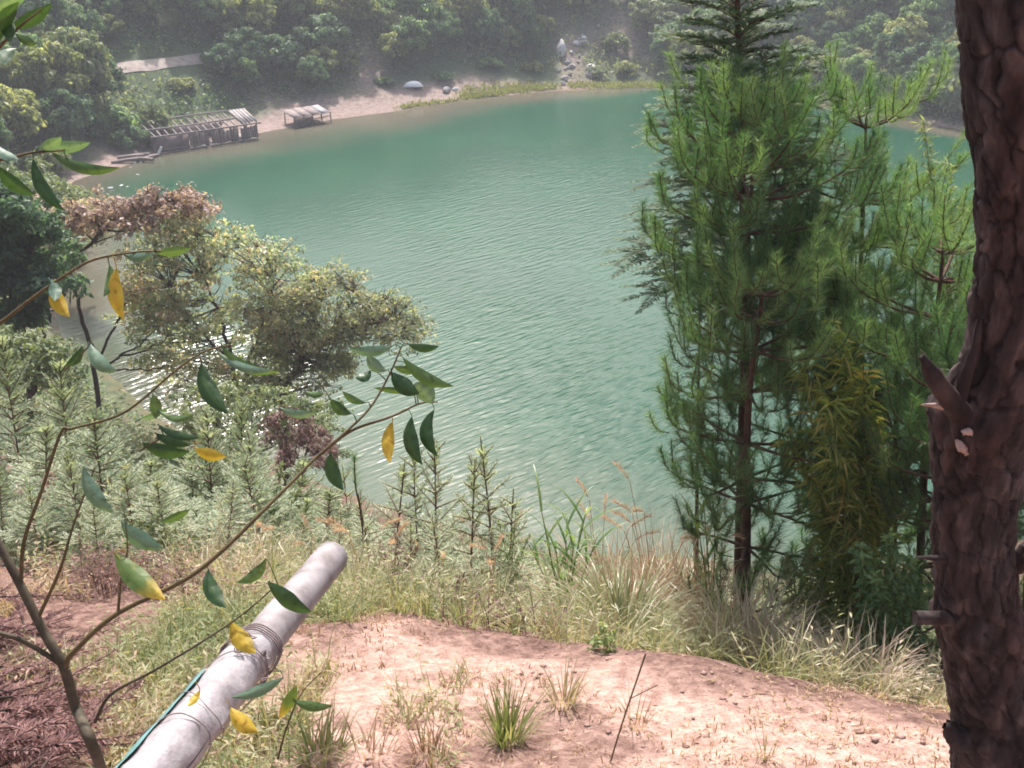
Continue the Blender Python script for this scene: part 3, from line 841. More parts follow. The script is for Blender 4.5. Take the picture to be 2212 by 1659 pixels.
def pic_tree(name, label, base, Yb, clusters, limbs, mat, bark, rad, nl, ls, tr=0.10, seed=0, aspect=0.75, group=None):
    """clusters: (u, v, dY) centres of leaf clumps; limbs: lists of (u, v, dY) the boughs run through, the first from the foot"""
    rng = np.random.default_rng(seed)
    B = gp(base, Yb)
    e = empty(name, B, label, 'tree', group)
    gt, gc = G(), G()
    allp = []
    for li, (w, pts) in enumerate(limbs):
        P = np.array([at(u, v, Yb + d) - B for u, v, d in pts])
        if li == 0 or w > 0.8: P = np.vstack([[0, 0, -0.3], P])
        P = spline(P, 4 * len(P)); P[1:-1] += rng.normal(0, 0.03, (len(P) - 2, 3))
        tube(gt, P, np.linspace(tr * w, tr * w * 0.35, len(P)), 7); allp.append(P)
    A_ = np.vstack(allp)
    A_ = A_[A_[:, 2] > 0.3]
    for (u, v, d) in clusters:
        c = at(u, v, Yb + d) - B
        k = np.argmin(np.linalg.norm(A_ - c - np.array([0, 0, -0.3]), axis=1) + (A_[:, 2] > c[2]) * 1.0)
        a = A_[k]
        tube(gt, spline([a, (a + c) / 2 + rng.normal(0, 0.12, 3), c], 6), np.linspace(tr * 0.25, tr * 0.06, 6), 5, cap=False)
        for q in range(7):
            c2 = c + rng.normal(0, rad * 0.42, 3)
            tube(gt, [c - (c - a) * 0.2, c2], [tr * 0.10, tr * 0.04], 4, cap=False)
        sub = rng.integers(4, 7); tone = rng.normal(0.42, 0.14)
        for q in range(sub):
            cc = c + rdir(1, rng)[0] * rad * rng.uniform(0.3, 1.25) * np.array([1, 1, 0.7])
            n = int(nl / sub)
            p, dd = clump_points(rng, cc, [rad * 0.5, rad * 0.5, rad * 0.5 * aspect], n)
            N = norm(dd * 0.6 + np.array([0, 0, 0.7]) + 0.7 * rdir(n, rng))
            D = norm(np.cross(N, rdir(n, rng)) + np.array([0, 0, -0.2]))
            LL = ls * rng.uniform(0.6, 1.4, n)
            kites(gc, p, D, N, LL, LL * 0.55, np.clip(tone + rng.normal(0, 0.17, n), 0, 1), droop=0.15)
    put('trunk', gt.mesh('trunk', bark, True), e)
    put('crown', gc.mesh('crown', mat), e)
    return e
rngc = np.random.default_rng(66)
def fill(n, u0, u1, top, bot, dspread):
    """cluster centres between two outline curves given as lists of (u, v)"""
    out = []
    tu, tv = zip(*top); bu, bv = zip(*bot)
    for q in range(n):
        u = rngc.uniform(u0, u1)
        a, b = np.interp(u, tu, tv), np.interp(u, bu, bv)
        out.append((u, a + (b - a) * rngc.uniform(0, 1) ** 1.15, rngc.uniform(-dspread, dspread)))
    return out
# yellow green tree
pic_tree('broadleaf_tree', 'rounded yellow green tree with dark stems on the left shore of the lake', 512, 27.5,
         fill(250, 270, 655, [(295, 560), (330, 500), (400, 470), (470, 488), (550, 505), (610, 530), (655, 580)], [(270, 700), (340, 820), (420, 870), (520, 880), (600, 850), (655, 780)], 1.7),
         [(1.0, [(510, 850, 0), (500, 780, 0), (480, 700, 0.1), (440, 600, 0.2)]), (0.7, [(515, 860, 0), (540, 780, 0), (570, 690, -0.2), (590, 600, -0.3)]), (0.5, [(500, 780, 0), (420, 700, 0.4), (370, 620, 0.6)])],
         M['leaf_yg'], M['bark_dark'], 0.52, 84, 0.13, 0.10, 201, aspect=0.35)
pic_tree('broadleaf_tree', 'leaning olive brown tree with one thick curved bough over the water', 618, 27.0,
         fill(110, 600, 915, [(620, 640), (680, 590), (760, 590), (820, 640), (870, 640), (895, 680)], [(620, 760), (680, 740), (740, 720), (800, 730), (895, 740)], 1.3) + fill(60, 570, 760, [(570, 700), (760, 720)], [(570, 880), (640, 880), (760, 800)], 0.9),
         [(1.0, [(612, 862, 0), (640, 800, 0), (690, 750, 0), (760, 710, -0.1), (850, 690, -0.2)]), (0.55, [(640, 800, 0), (670, 720, 0.2), (700, 640, 0.3)]), (0.45, [(690, 750, 0), (740, 680, 0.2), (790, 640, 0.2)])],
         M['leaf_brown'], M['bark_dark'], 0.50, 78, 0.115, 0.12, 202, aspect=0.35)
pic_tree('broadleaf_tree', 'thin forked tree with sparse mauve red leaves by the inlet', 215, 27.0,
         fill(46, 205, 465, [(210, 440), (300, 408), (400, 415), (465, 445)], [(210, 500), (300, 500), (400, 470), (465, 460)], 0.9) + fill(22, 50, 210, [(50, 450), (210, 430)], [(50, 490), (210, 490)], 0.7) + fill(5, 290, 380, [(290, 640), (380, 640)], [(290, 690), (380, 690)], 0.4),
         [(0.75, [(205, 800, 0), (188, 720, 0), (165, 640, 0), (150, 575, 0), (152, 545, 0), (143, 490, 0)]), (0.5, [(152, 545, 0), (195, 530, 0), (228, 490, 0.1), (280, 460, 0.2), (350, 440, 0.3)]),
          (0.45, [(205, 790, 0), (240, 720, 0), (268, 660, 0.1), (285, 600, 0.2)]), (0.4, [(215, 800, 0), (262, 768, 0), (300, 745, 0), (345, 705, 0)]), (0.32, [(262, 768, 0), (320, 755, 0), (365, 730, 0.1), (400, 715, 0.2)]),
          (0.3, [(215, 800, 0), (300, 800, 0), (370, 790, 0), (430, 775, 0)]), (0.35, [(152, 545, 0), (110, 505, 0.1), (70, 480, 0.1)])],
         M['leaf_mauve'], M['bark_dark'], 0.40, 95, 0.13, 0.11, 203)
# dark reddish half-dead bush under the leaning tree
pic_tree('dead_bush', 'dark red brown withered bush below the leaning tree', 640, 17.0,
         fill(22, 575, 715, [(575, 900), (640, 880), (715, 930)], [(575, 980), (640, 1010), (715, 1000)], 0.6),
         [(0.5, [(640, 1010, 0), (640, 950, 0)]), (0.4, [(640, 1010, 0), (610, 940, 0)]), (0.4, [(640, 1010, 0), (685, 950, 0)])],
         M['leaf_deadred'], M['bark_dark'], 0.22, 260, 0.055, 0.06, 204)

pic_tree('shrub', 'soft green bush filling the foot of the yellow green tree', 560, 21.0,
         fill(60, 400, 735, [(400, 850), (480, 830), (600, 840), (735, 880)], [(400, 960), (735, 985)], 0.8),
         [(0.5, [(560, 980, 0), (540, 900, 0)]), (0.5, [(560, 980, 0), (620, 900, 0)]), (0.4, [(560, 980, 0), (470, 920, 0)])],
         M['leaf_pale'], M['bark_dark'], 0.34, 130, 0.10, 0.05, 206, aspect=0.6)
pic_tree('shrub', 'wide pale bush hiding the shore of the inlet at the left edge', 40, 51.0,
         fill(70, -90, 165, [(-90, 350), (40, 375), (110, 400), (165, 430)], [(-90, 500), (100, 490), (165, 465)], 1.6),
         [(0.8, [(40, 480, 0), (20, 430, 0)]), (0.7, [(40, 480, 0), (90, 440, 0)])],
         M['leaf_pale'], M['bark_dark'], 0.85, 140, 0.26, 0.10, 207, aspect=0.6)
pic_tree('shrub', 'reddish green bush right of the pale one on the inlet shore', 150, 44.0,
         fill(34, 95, 215, [(95, 470), (150, 440), (215, 470)], [(95, 540), (150, 530), (215, 500)], 1.0),
         [(0.6, [(150, 540, 0), (150, 490, 0)]), (0.5, [(150, 540, 0), (190, 490, 0)])],
         M['leaf_brown'], M['bark_dark'], 0.6, 120, 0.2, 0.08, 208, aspect=0.6)
pic_tree('shrub', 'grey green bush round the stems of the dark tree at the left edge', 60, 20.5,
         fill(46, -80, 190, [(-80, 700), (60, 720), (190, 760)], [(-80, 800), (60, 820), (190, 830)], 0.8),
         [(0.5, [(60, 830, 0), (40, 760, 0)]), (0.5, [(60, 830, 0), (120, 780, 0)])],
         M['leaf_pale'], M['bark_dark'], 0.36, 130, 0.11, 0.05, 209, aspect=0.6)

# ------------------------------------------------------------------ firs (flat sprays of narrow leaves in whorls)
def spray(gn, gw, base, d, L, leaf, rng, wleaf, tone, radial=False, droop=0.12, dens=1.0, tw=0.006):
    n = max(6, int(L / leaf * 5.0 * dens))
    k = 6
    P = np.array([base + d * L * f + np.array([0, 0, -1.0]) * droop * L * f * f + np.array([0, 0, 1.0]) * 0.08 * L * f ** 3 for f in np.linspace(0, 1, k)])
    tube(gw, P, np.linspace(tw, tw * 0.35, k), 4, cap=False)
    f = np.linspace(0.1, 1.0, n)
    pos = np.stack([np.interp(f, np.linspace(0, 1, k), P[:, c]) for c in range(3)], -1)
    tg = norm(np.stack([np.interp(f, np.linspace(0, 1, k), np.gradient(P[:, c])) for c in range(3)], -1))
    side = norm(np.cross(tg, np.array([0, 0, 1.0])) + 1e-5)
    upv = np.cross(side, tg)
    for s in (-1, 1):
        if radial:
            a = rng.uniform(0, 6.28, n)[:, None]
            lat = side * np.cos(a) + upv * np.sin(a)
        else:
            lat = side * s + upv * rng.uniform(0.0, 0.5, (n, 1))
        D = norm(lat * 0.85 + tg * 0.75 + rng.normal(0, 0.12, (n, 3)))
        LL = leaf * rng.uniform(0.8, 1.15, n) * np.clip(1.35 - f, 0.45, 1)
        kites(gn, pos, D, upv + rng.normal(0, 0.25, (n, 3)), LL, wleaf, np.clip(tone + rng.normal(0, 0.16, n), 0, 1), droop=0.12, fold=0.0)
def fir_parts(seed, H, base_frac, spread, whorl_gap, leaf, wleaf, per=5, stem_r=0.014, sub=True, droop=0.12, tone0=0.35, dens=1.0, leader=0.16):
    rng = np.random.default_rng(seed)
    gn, gw = G(), G()
    bend = rng.normal(0, 0.03 * H, 2)
    def axis_(f): return np.array([bend[0] * f * f, bend[1] * f * f, H * f])
    P = np.array([axis_(f) for f in np.linspace(0, 1, 12)]); P[0][2] = -0.15
    tube(gw, P, np.linspace(stem_r, stem_r * 0.25, 12), 6)
    z = base_frac * H
    while z < H * 0.97:
        f = z / H
        blen = spread * (1 - f) ** 0.8 + 0.05 * H * (1 - f) + 0.05
        el = math.radians(np.interp(f, [0, 0.5, 0.85, 1], [8, 22, 42, 60]))
        a0 = rng.uniform(0, 6.28)
        for q in range(per):
            if rng.uniform() < 0.12: continue
            a = a0 + q * 6.283 / per + rng.normal(0, 0.2)
            d = np.array([math.cos(a) * math.cos(el), math.sin(a) * math.cos(el), math.sin(el)])
            b = axis_(f) + np.array([0, 0, rng.normal(0, 0.02)])
            l = blen * rng.uniform(0.75, 1.15)
            t = np.clip(tone0 + 0.35 * f + rng.normal(0, 0.12), 0, 1)
            spray(gn, gw, b, d, l, leaf, rng, wleaf, t, droop=droop, dens=dens)
            if sub and l > leaf * 5:
                for s in (-1, 1):
                    for ff in (0.4, 0.65):
                        sd = norm(np.cross(d, [0, 0, 1.0])) * s
                        spray(gn, gw, b + d * l * ff + np.array([0, 0, -droop * l * ff * ff]), norm(d + sd * 0.9), l * 0.38, leaf * 0.9, rng, wleaf, t, droop=droop, dens=dens)
        z += whorl_gap * rng.uniform(0.8, 1.2) * (1.15 - 0.45 * f)
    spray(gn, gw, axis_(1 - leader), norm(axis_(1) - axis_(1 - leader)), H * leader, leaf * 0.8, rng, wleaf, 0.75, radial=True, droop=0.0)
    return gw, gn
M['fir'] = foliage('young_fir_leaves', [(0.10, 0.15, 0.095), (0.20, 0.27, 0.165), (0.32, 0.39, 0.26), (0.44, 0.49, 0.35)], 0.45, rough=0.45, spec=0.35, tcol=(1.1, 1.1, 0.7))
M['fir_old'] = foliage('older_fir_leaves', [(0.035, 0.075, 0.045), (0.075, 0.14, 0.08), (0.14, 0.22, 0.13), (0.26, 0.34, 0.24)], 0.45, rough=0.6, spec=0.2)
M['fir_stem'] = solid('fir_stem', [(0.09, 0.06, 0.04), (0.17, 0.11, 0.08)], 20)
SAP = []
for k in range(7):
    slim = k >= 4
    gw, gn = fir_parts(300 + k, 1.0, 0.22 if not slim else 0.18, 0.44 if not slim else 0.27, 0.085 if not slim else 0.115, 0.062 if not slim else 0.055, 0.011 if not slim else 0.0085, per=5 if not slim else 4, stem_r=0.010, dens=1.0 if not slim else 0.95, tone0=0.38 if not slim else 0.55)
    SAP.append((gw.mesh('stem', M['fir_stem'], True), gn.mesh('foliage', M['fir'])))
# (kind, foot column, distance, column of the tip, picture row of the tip)
sap = [(0, 60, 10.5, 35, 735), (1, 175, 9.5, 150, 790), (0, 105, 8.0, 85, 930), 
       (2, 425, 9.5, 430, 985), (3, 470, 9.2, 462, 900), (0, 520, 10.0, 530, 890), (2, 640, 8.8, 650, 1000), (3, 545, 8.0, 538, 955),
       (1, 330, 7.6, 318, 1000), (2, 235, 8.0, 222, 900), (0, 580, 7.2, 555, 1010), (1, 180, 7.0, 165, 980),
       (2, 370, 6.8, 360, 1040), (3, 490, 6.8, 500, 1050), (0, 640, 6.9, 660, 1080), (1, 90, 6.6, 75, 1060), (2, 10, 7.0, -20, 1010), (2, 700, 7.4, 715, 1060),
       (4, 845, 7.2, 838, 1000), (5, 912, 7.4, 905, 930), (6, 940, 7.0, 930, 955), (5, 1075, 7.3, 1060, 955), (6, 1015, 7.2, 1013, 990), 
       (5, 810, 6.8, 800, 1060), (4, 770, 7.6, 765, 1010), (5, 960, 6.4, 955, 1110), (6, 890, 6.2, 888, 1130),
       (4, 1100, 7.0, 1098, 1060), (5, 735, 6.4, 728, 1110), (0, 150, 12.5, 140, 850), (1, 220, 6.2, 205, 1070), (3, 300, 7.2, 290, 1020)]
words = ['first', 'second', 'third', 'fourth', 'fifth', 'sixth', 'seventh', 'eighth', 'ninth', 'tenth', 'eleventh', 'twelfth', 'thirteenth', 'fourteenth', 'fifteenth', 'sixteenth', 'seventeenth', 'eighteenth', 'nineteenth', 'twentieth',
         'twenty-first', 'twenty-second', 'twenty-third', 'twenty-fourth', 'twenty-fifth', 'twenty-sixth', 'twenty-seventh', 'twenty-eighth']
order_b = sorted([q for q in range(len(sap)) if sap[q][0] < 4], key=lambda q: sap[q][3])
order_s = sorted([q for q in range(len(sap)) if sap[q][0] >= 4], key=lambda q: sap[q][3])
for q, (k, u, yy, ut, vt) in enumerate(sap):
    B = gp(u, yy); Tp = at(ut, vt, yy)
    H = Tp[2] - B[2]
    if k < 4: lab = 'bushy pale young fir on the left slope, %s from the left by its tip' % words[order_b.index(q)]
    else: lab = 'slim fir sapling with a bare tip at the bank edge, %s from the left' % words[order_s.index(q)]
    e = empty('fir_sapling', B, lab, 'sapling', 'fir saplings on the bank')
    # lean the sapling from foot to tip
    dx = (Tp[0] - B[0])
    wd = min(H, 1.35 + 0.25 * (H - 1.35)) if H > 1.35 else H
    wd = wd * RNG.uniform(0.75, 1.25)
    e.scale = (wd, wd, H)
    e.rotation_euler = (0, math.atan2(dx, H) * 0.8 + RNG.normal(0, 0.05), 0)
    r = RNG.uniform(0, 6.28)
    for nm, me in (('stem', SAP[k][0]), ('foliage', SAP[k][1])):
        o = put(nm, me, e); o.rotation_euler = (0, 0, r)
# tall fir behind the pines, and dark firs at the left edge
def fir_tree(name, label, u, yy, ut, vt, seed, mat, base_frac, spread, gap, leaf, wleaf, droop, group=None, dens=0.8, stem_r=0.05, tone0=0.25):
    B = gp(u, yy); Tp = at(ut, vt, yy); H = Tp[2] - B[2]
    gw, gn = fir_parts(seed, H, base_frac, spread, gap, leaf, wleaf, per=6, stem_r=stem_r, droop=droop, dens=dens, tone0=tone0, leader=0.06)
    e = empty(name, B, label, 'tree', group)
    e.rotation_euler = (0, math.atan2(Tp[0] - B[0], H), 0)
    put('trunk', gw.mesh('trunk', M['bark_red'], True), e); put('crown', gn.mesh('crown', mat), e)
    return e
fir_tree('fir_tree', 'tall fir with pale drooping sprays behind the candle-tipped pine', 1610, 7.3, 1640, -620, 401, M['fir_old'], 0.50, 1.55, 0.125, 0.10, 0.017, 0.40, dens=1.1)
fir_tree('fir_tree', 'small fir poking out left of the low front pine', 1505, 7.0, 1500, 575, 402, M['fir_old'], 0.55, 0.32, 0.16, 0.07, 0.011, 0.7, stem_r=0.025)
pic_tree('broadleaf_tree', 'dark dense tree at the left edge above the orange soil', 55, 24.5,
         fill(95, -90, 125, [(-90, 430), (0, 410), (60, 440), (125, 520)], [(-90, 740), (0, 730), (70, 690), (125, 640)], 1.4),
         [(1.0, [(58, 760, 0), (50, 690, 0), (35, 600, 0)]), (0.9, [(75, 770, 0), (78, 700, 0), (85, 620, 0.2)]), (0.9, [(88, 770, 0.2), (90, 700, 0.2), (60, 560, 0.3)])],
         M['leaf_dark'], M['bark_red'], 0.55, 230, 0.17, 0.07, 205)

# ------------------------------------------------------------------ pines with upright bottle-brush shoots
M['pine'] = foliage('pine_needles', [(0.028, 0.075, 0.038), (0.06, 0.145, 0.065), (0.115, 0.225, 0.09), (0.22, 0.33, 0.145)], 0.45, rough=0.4, spec=0.4, tcol=(1.1, 1.15, 0.55))
def brush(gn, gw, P, rng, nd, ln, tone, w=0.0032):
    """needles along a shoot path"""
    k = len(P)
    tube(gw, P, np.linspace(0.0045, 0.003, k), 4)
    seglen = np.linalg.norm(np.diff(P, axis=0), axis=1).sum()
    n = int(nd * seglen)
    f = rng.uniform(0.05, 1.02, n) ** 0.85
    tt = np.linspace(0, 1, k)
    pos = np.stack([np.interp(f, tt, P[:, c]) for c in range(3)], -1)
    tg = norm(np.stack([np.interp(f, tt, np.gradient(P, axis=0)[:, c]) for c in range(3)], -1))
    lat = norm(np.cross(tg, rdir(n, rng)))
    ang = rng.uniform(0.45, 1.1, n)[:, None]
    D = tg * np.cos(ang) + lat * np.sin(ang)
    needles(gn, pos, D, ln * rng.uniform(0.7, 1.1, n) * np.clip(1.25 - 0.5 * f, 0.5, 1), w, np.clip(tone + rng.normal(0, 0.16, n), 0, 1), rng)
def pine_tree(label, u, yy, path, seed, whorls, nd=560, ln=0.105, tr=0.034):
    """path: (u, v) the stem runs through; whorls: (t along the stem, branch length, count, rise)"""
    rng = np.random.default_rng(seed)
    B = gp(u, yy)
    e = empty('pine_tree', B, label, 'tree', 'young pines on the bank at right')
    P = np.array([[0, 0, -0.25]] + [at(a, b, yy) - B for a, b in path])
    P = spline(P, 30)
    gw, gn, gb = G(), G(), G()
    tube(gw, P, np.linspace(tr, tr * 0.22, 30), 8)
    tt = np.linspace(0, 1, 30)
    sd = P[-1] - P[-3]
    Lc = 0.42
    brush(gn, gw, np.array([P[-2], P[-1]]), rng, nd, ln, 0.6)
    for (t, bl, cnt, rise) in whorls:
        c = np.array([np.interp(t, tt, P[:, q]) for q in range(3)])
        a0 = rng.uniform(0, 6.28)
        for q in range(cnt):
            a = a0 + q * 6.283 / cnt + rng.normal(0, 0.25)
            l = bl * rng.uniform(0.75, 1.2)
            out = np.array([math.cos(a), math.sin(a), 0])
            p1 = c + out * l * 0.5 + np.array([0, 0, rise * l * 0.25])
            p2 = c + out * l + np.array([0, 0, rise * l * 0.8])
            up = norm(out * 0.35 + np.array([0, 0, 1.0]) + rng.normal(0, 0.15, 3))
            p3 = p2 + up * rng.uniform(0.16, 0.34)
            Q = spline([c, p1, p2, p3], 12)
            tube(gb, Q[:8], np.linspace(0.013, 0.006, 8), 5, cap=False)
            tone = np.clip(0.35 + 0.35 * t + rng.normal(0, 0.1), 0, 1)
            brush(gn, gb, Q[4:], rng, nd, ln, tone)
            # side shoots, all turning up
            for s in range(int(3 + l * 6.5)):
                f = rng.uniform(0.15, 0.98); i0 = int(f * 9)
                b0 = Q[i0]
                sdv = norm(np.cross(out, [0, 0, 1.0]) * rng.choice([-1, 1]) * rng.uniform(0.5, 1.0) + out * 0.5 + np.array([0, 0, 0.35]))
                ll = rng.uniform(0.08, 0.26) * (0.6 + l * 0.5)
                m = b0 + sdv * ll
                tp = m + norm(sdv * 0.35 + np.array([0, 0, 1.0]) + rng.normal(0, 0.18, 3)) * rng.uniform(0.10, 0.28)
                R_ = spline([b0, m, tp], 6)
                brush(gn, gb, R_[1:], rng, nd, ln, np.clip(tone + rng.normal(0, 0.22), 0, 1))
    put('trunk', gw.mesh('trunk', M['bark_red'], True), e)
    put('branches', gb.mesh('branches', M['bark_red'], True), e)
    put('crown', gn.mesh('crown', M['pine']), e)
    return e
pine_tree('tall pine with many upright candle shoots in front of the fir', 1592, 6.3, [(1600, 1000), (1606, 750), (1614, 540), (1626, 380), (1630, 235)], 501,
          [(0.36, 0.4, 4, 0.1), (0.46, 0.45, 5, 0.3), (0.55, 0.55, 5, 0.4), (0.64, 0.62, 6, 0.5), (0.73, 0.60, 6, 0.65), (0.81, 0.48, 6, 0.8), (0.89, 0.34, 5, 1.0), (0.95, 0.22, 4, 1.2)])
pine_tree('second pine with a candelabra of shoots on a bare neck', 1850, 7.2, [(1855, 1000), (1860, 750), (1860, 560), (1868, 360), (1872, 195)], 502,
          [(0.16, 0.6, 5, 0.1), (0.28, 0.8, 6, 0.25), (0.40, 0.85, 6, 0.4), (0.52, 0.85, 6, 0.45), (0.63, 0.75, 6, 0.5), (0.72, 0.55, 6, 0.5), (0.90, 0.30, 6, 0.9)])
pine_tree('low bushy pine in front of the water with paired reddish trunks', 1612, 5.7, [(1612, 1150), (1612, 1000), (1620, 830), (1640, 690), (1650, 590)], 503,
          [(0.10, 0.40, 4, 0.0), (0.18, 0.45, 5, 0.0), (0.26, 0.50, 5, 0.1), (0.35, 0.55, 6, 0.2), (0.45, 0.6, 6, 0.3), (0.58, 0.62, 6, 0.35), (0.70, 0.55, 6, 0.45), (0.80, 0.48, 6, 0.6), (0.90, 0.30, 5, 0.8)], tr=0.04)
pine_tree('right hand pine growing close behind the big trunk', 1985, 5.6, [(1990, 1150), (2000, 950), (2010, 760), (2030, 620), (2040, 500)], 504,
          [(0.08, 0.4, 5, 0.1), (0.16, 0.5, 5, 0.2), (0.25, 0.55, 6, 0.3), (0.35, 0.6, 6, 0.4), (0.46, 0.60, 6, 0.45), (0.58, 0.60, 6, 0.45), (0.70, 0.50, 6, 0.55), (0.82, 0.38, 5, 0.7), (0.92, 0.25, 4, 0.9)], tr=0.034)
pine_tree('shaded pine between the candelabra pine and the yellowish bamboo', 1780, 6.6, [(1785, 1100), (1790, 900), (1795, 740), (1790, 600), (1788, 500)], 505,
          [(0.12, 0.5, 5, 0.1), (0.22, 0.55, 6, 0.2), (0.32, 0.6, 6, 0.3), (0.45, 0.7, 6, 0.4), (0.60, 0.65, 6, 0.45), (0.74, 0.5, 6, 0.55), (0.88, 0.32, 5, 0.8)], tr=0.034)
pine_tree('short pine filling the gap between the bamboo and the right hand pine', 1925, 5.9, [(1930, 1150), (1935, 980), (1935, 820), (1930, 690)], 507,
          [(0.15, 0.5, 5, 0.1), (0.28, 0.55, 6, 0.2), (0.42, 0.6, 6, 0.35), (0.56, 0.55, 6, 0.45), (0.70, 0.48, 6, 0.55), (0.86, 0.3, 5, 0.8)], tr=0.034)
pine_tree('low dense pine tucked against the left side of the big trunk', 2050, 5.0, [(2055, 1180), (2060, 1020), (2065, 880), (2068, 790)], 508,
          [(0.15, 0.45, 5, 0.1), (0.30, 0.5, 6, 0.25), (0.46, 0.5, 6, 0.4), (0.62, 0.45, 6, 0.5), (0.80, 0.32, 5, 0.7)], tr=0.034)
pine_tree('pine seen in the gap right of the big trunk', 2220, 4.6, [(2225, 1200), (2230, 1000), (2235, 850), (2240, 700)], 506,
          [(0.3, 0.35, 5, 0.4), (0.5, 0.4, 6, 0.5), (0.7, 0.35, 5, 0.6), (0.88, 0.25, 5, 0.8)], tr=0.035)

# ------------------------------------------------------------------ bamboo and willowy plants at right
M['bamboo'] = foliage('yellowing_bamboo_leaves', [(0.10, 0.18, 0.05), (0.19, 0.29, 0.08), (0.31, 0.39, 0.12), (0.50, 0.47, 0.18), (0.50, 0.34, 0.15)], 0.55, tcol=(1.15, 1.05, 0.45))
M['willow'] = foliage('fresh_pale_narrow_leaves', [(0.14, 0.22, 0.08), (0.26, 0.34, 0.14), (0.42, 0.48, 0.26)], 0.5)
M['cane'] = solid('green_cane', [(0.10, 0.11, 0.04), (0.20, 0.19, 0.08)], 12)
def leafy_canes(name, label, cat, foot, yy, tips, seed, mat, ll, lw, per, tr=0.008, droop=0.5, spread=0.28, f0=0.2, group=None, twig=0.16):
    rng = np.random.default_rng(seed)
    B = gp(foot, yy)
    e = empty(name, B, label, cat, group)
    gc, gl = G(), G()
    for (u, v, d) in tips:
        T_ = at(u, v, yy + d) - B
        a = np.array([rng.normal(0, 0.05), rng.normal(0, 0.05), -0.05])
        m = (a + T_) / 2 + np.array([T_[0] * -0.12, T_[1] * -0.12, 0.08 * T_[2]])
        P = spline([a, m, T_], 14)
        tube(gc, P, np.linspace(tr, tr * 0.3, 14), 5)
        H = np.linalg.norm(T_ - a)
        n = int(per * H)
        f = rng.uniform(f0, 1.0, n); tt = np.linspace(0, 1, 14)
        pos = np.stack([np.interp(f, tt, P[:, c]) for c in range(3)], -1)
        off = rdir(n, rng) * np.array([1, 1, 0.5]) * (spread * rng.uniform(0.1, 1, (n, 1)) * np.clip(1.15 - f, 0.25, 1)[:, None])
        for q in range(0, n, 6):
            tube(gc, [pos[q], pos[q] + off[q]], [tr * 0.3, tr * 0.12], 3, cap=False)
        D = norm(off * 2.2 + rng.normal(0, 0.35, (n, 3)) + np.array([0, 0, 0.15]))
        kites(gl, pos + off, D, rdir(n, rng) * 0.6 + np.array([0, 0, 1]), ll * rng.uniform(0.6, 1.25, n), lw, np.clip(rng.normal(0.42, 0.2, n) + 0.25 * (f - 0.6), 0, 1), droop=droop)
    put('cane', gc.mesh('cane', M['cane'], True), e)
    put('foliage', gl.mesh('foliage', mat), e)
    return e
leafy_canes('bamboo_clump', 'yellow green bamboo clump in front of the pines', 'bamboo', 1830, 5.3,
            [(1735, 770, 0.1), (1815, 705, 0), (1865, 800, -0.1), (1700, 930, 0.2), (1930, 980, 0.1), (1880, 900, 0), (1790, 860, -0.2), (1860, 1000, -0.2), (1760, 1040, -0.1), (1900, 1080, 0.1), (1800, 960, -0.3), (1830, 840, 0.1)],
            601, M['bamboo'], 0.13, 0.015, 150, droop=0.5, spread=0.34)
leafy_canes('willow_shoots', 'slender pale leaved shoots standing out against the water beside the big trunk', 'shrub', 2015, 6.6,
            [(1995, 262, 0), (2050, 345, 0.1), (2030, 420, 0), (2075, 430, -0.1), (2010, 400, 0.1)], 602, M['willow'], 0.075, 0.013, 75, tr=0.008, droop=0.15, spread=0.13, f0=0.62)
leafy_canes('shrub', 'dark leafy shrub under the bamboo at the path edge', 'shrub', 1900, 4.6,
            [(1860, 1180, 0), (1930, 1150, 0), (1970, 1200, 0), (1890, 1240, -0.1), (2000, 1250, 0)], 603, M['leaf_mid'], 0.06, 0.022, 260, droop=0.3, spread=0.2)
leafy_canes('shrub', 'small shaded shrub between the pine trunks', 'shrub', 1730, 5.2,
            [(1700, 1200, 0), (1750, 1180, 0), (1790, 1220, 0), (1770, 1260, -0.1)], 604, M['leaf_olive'], 0.05, 0.018, 200, droop=0.3, spread=0.18)

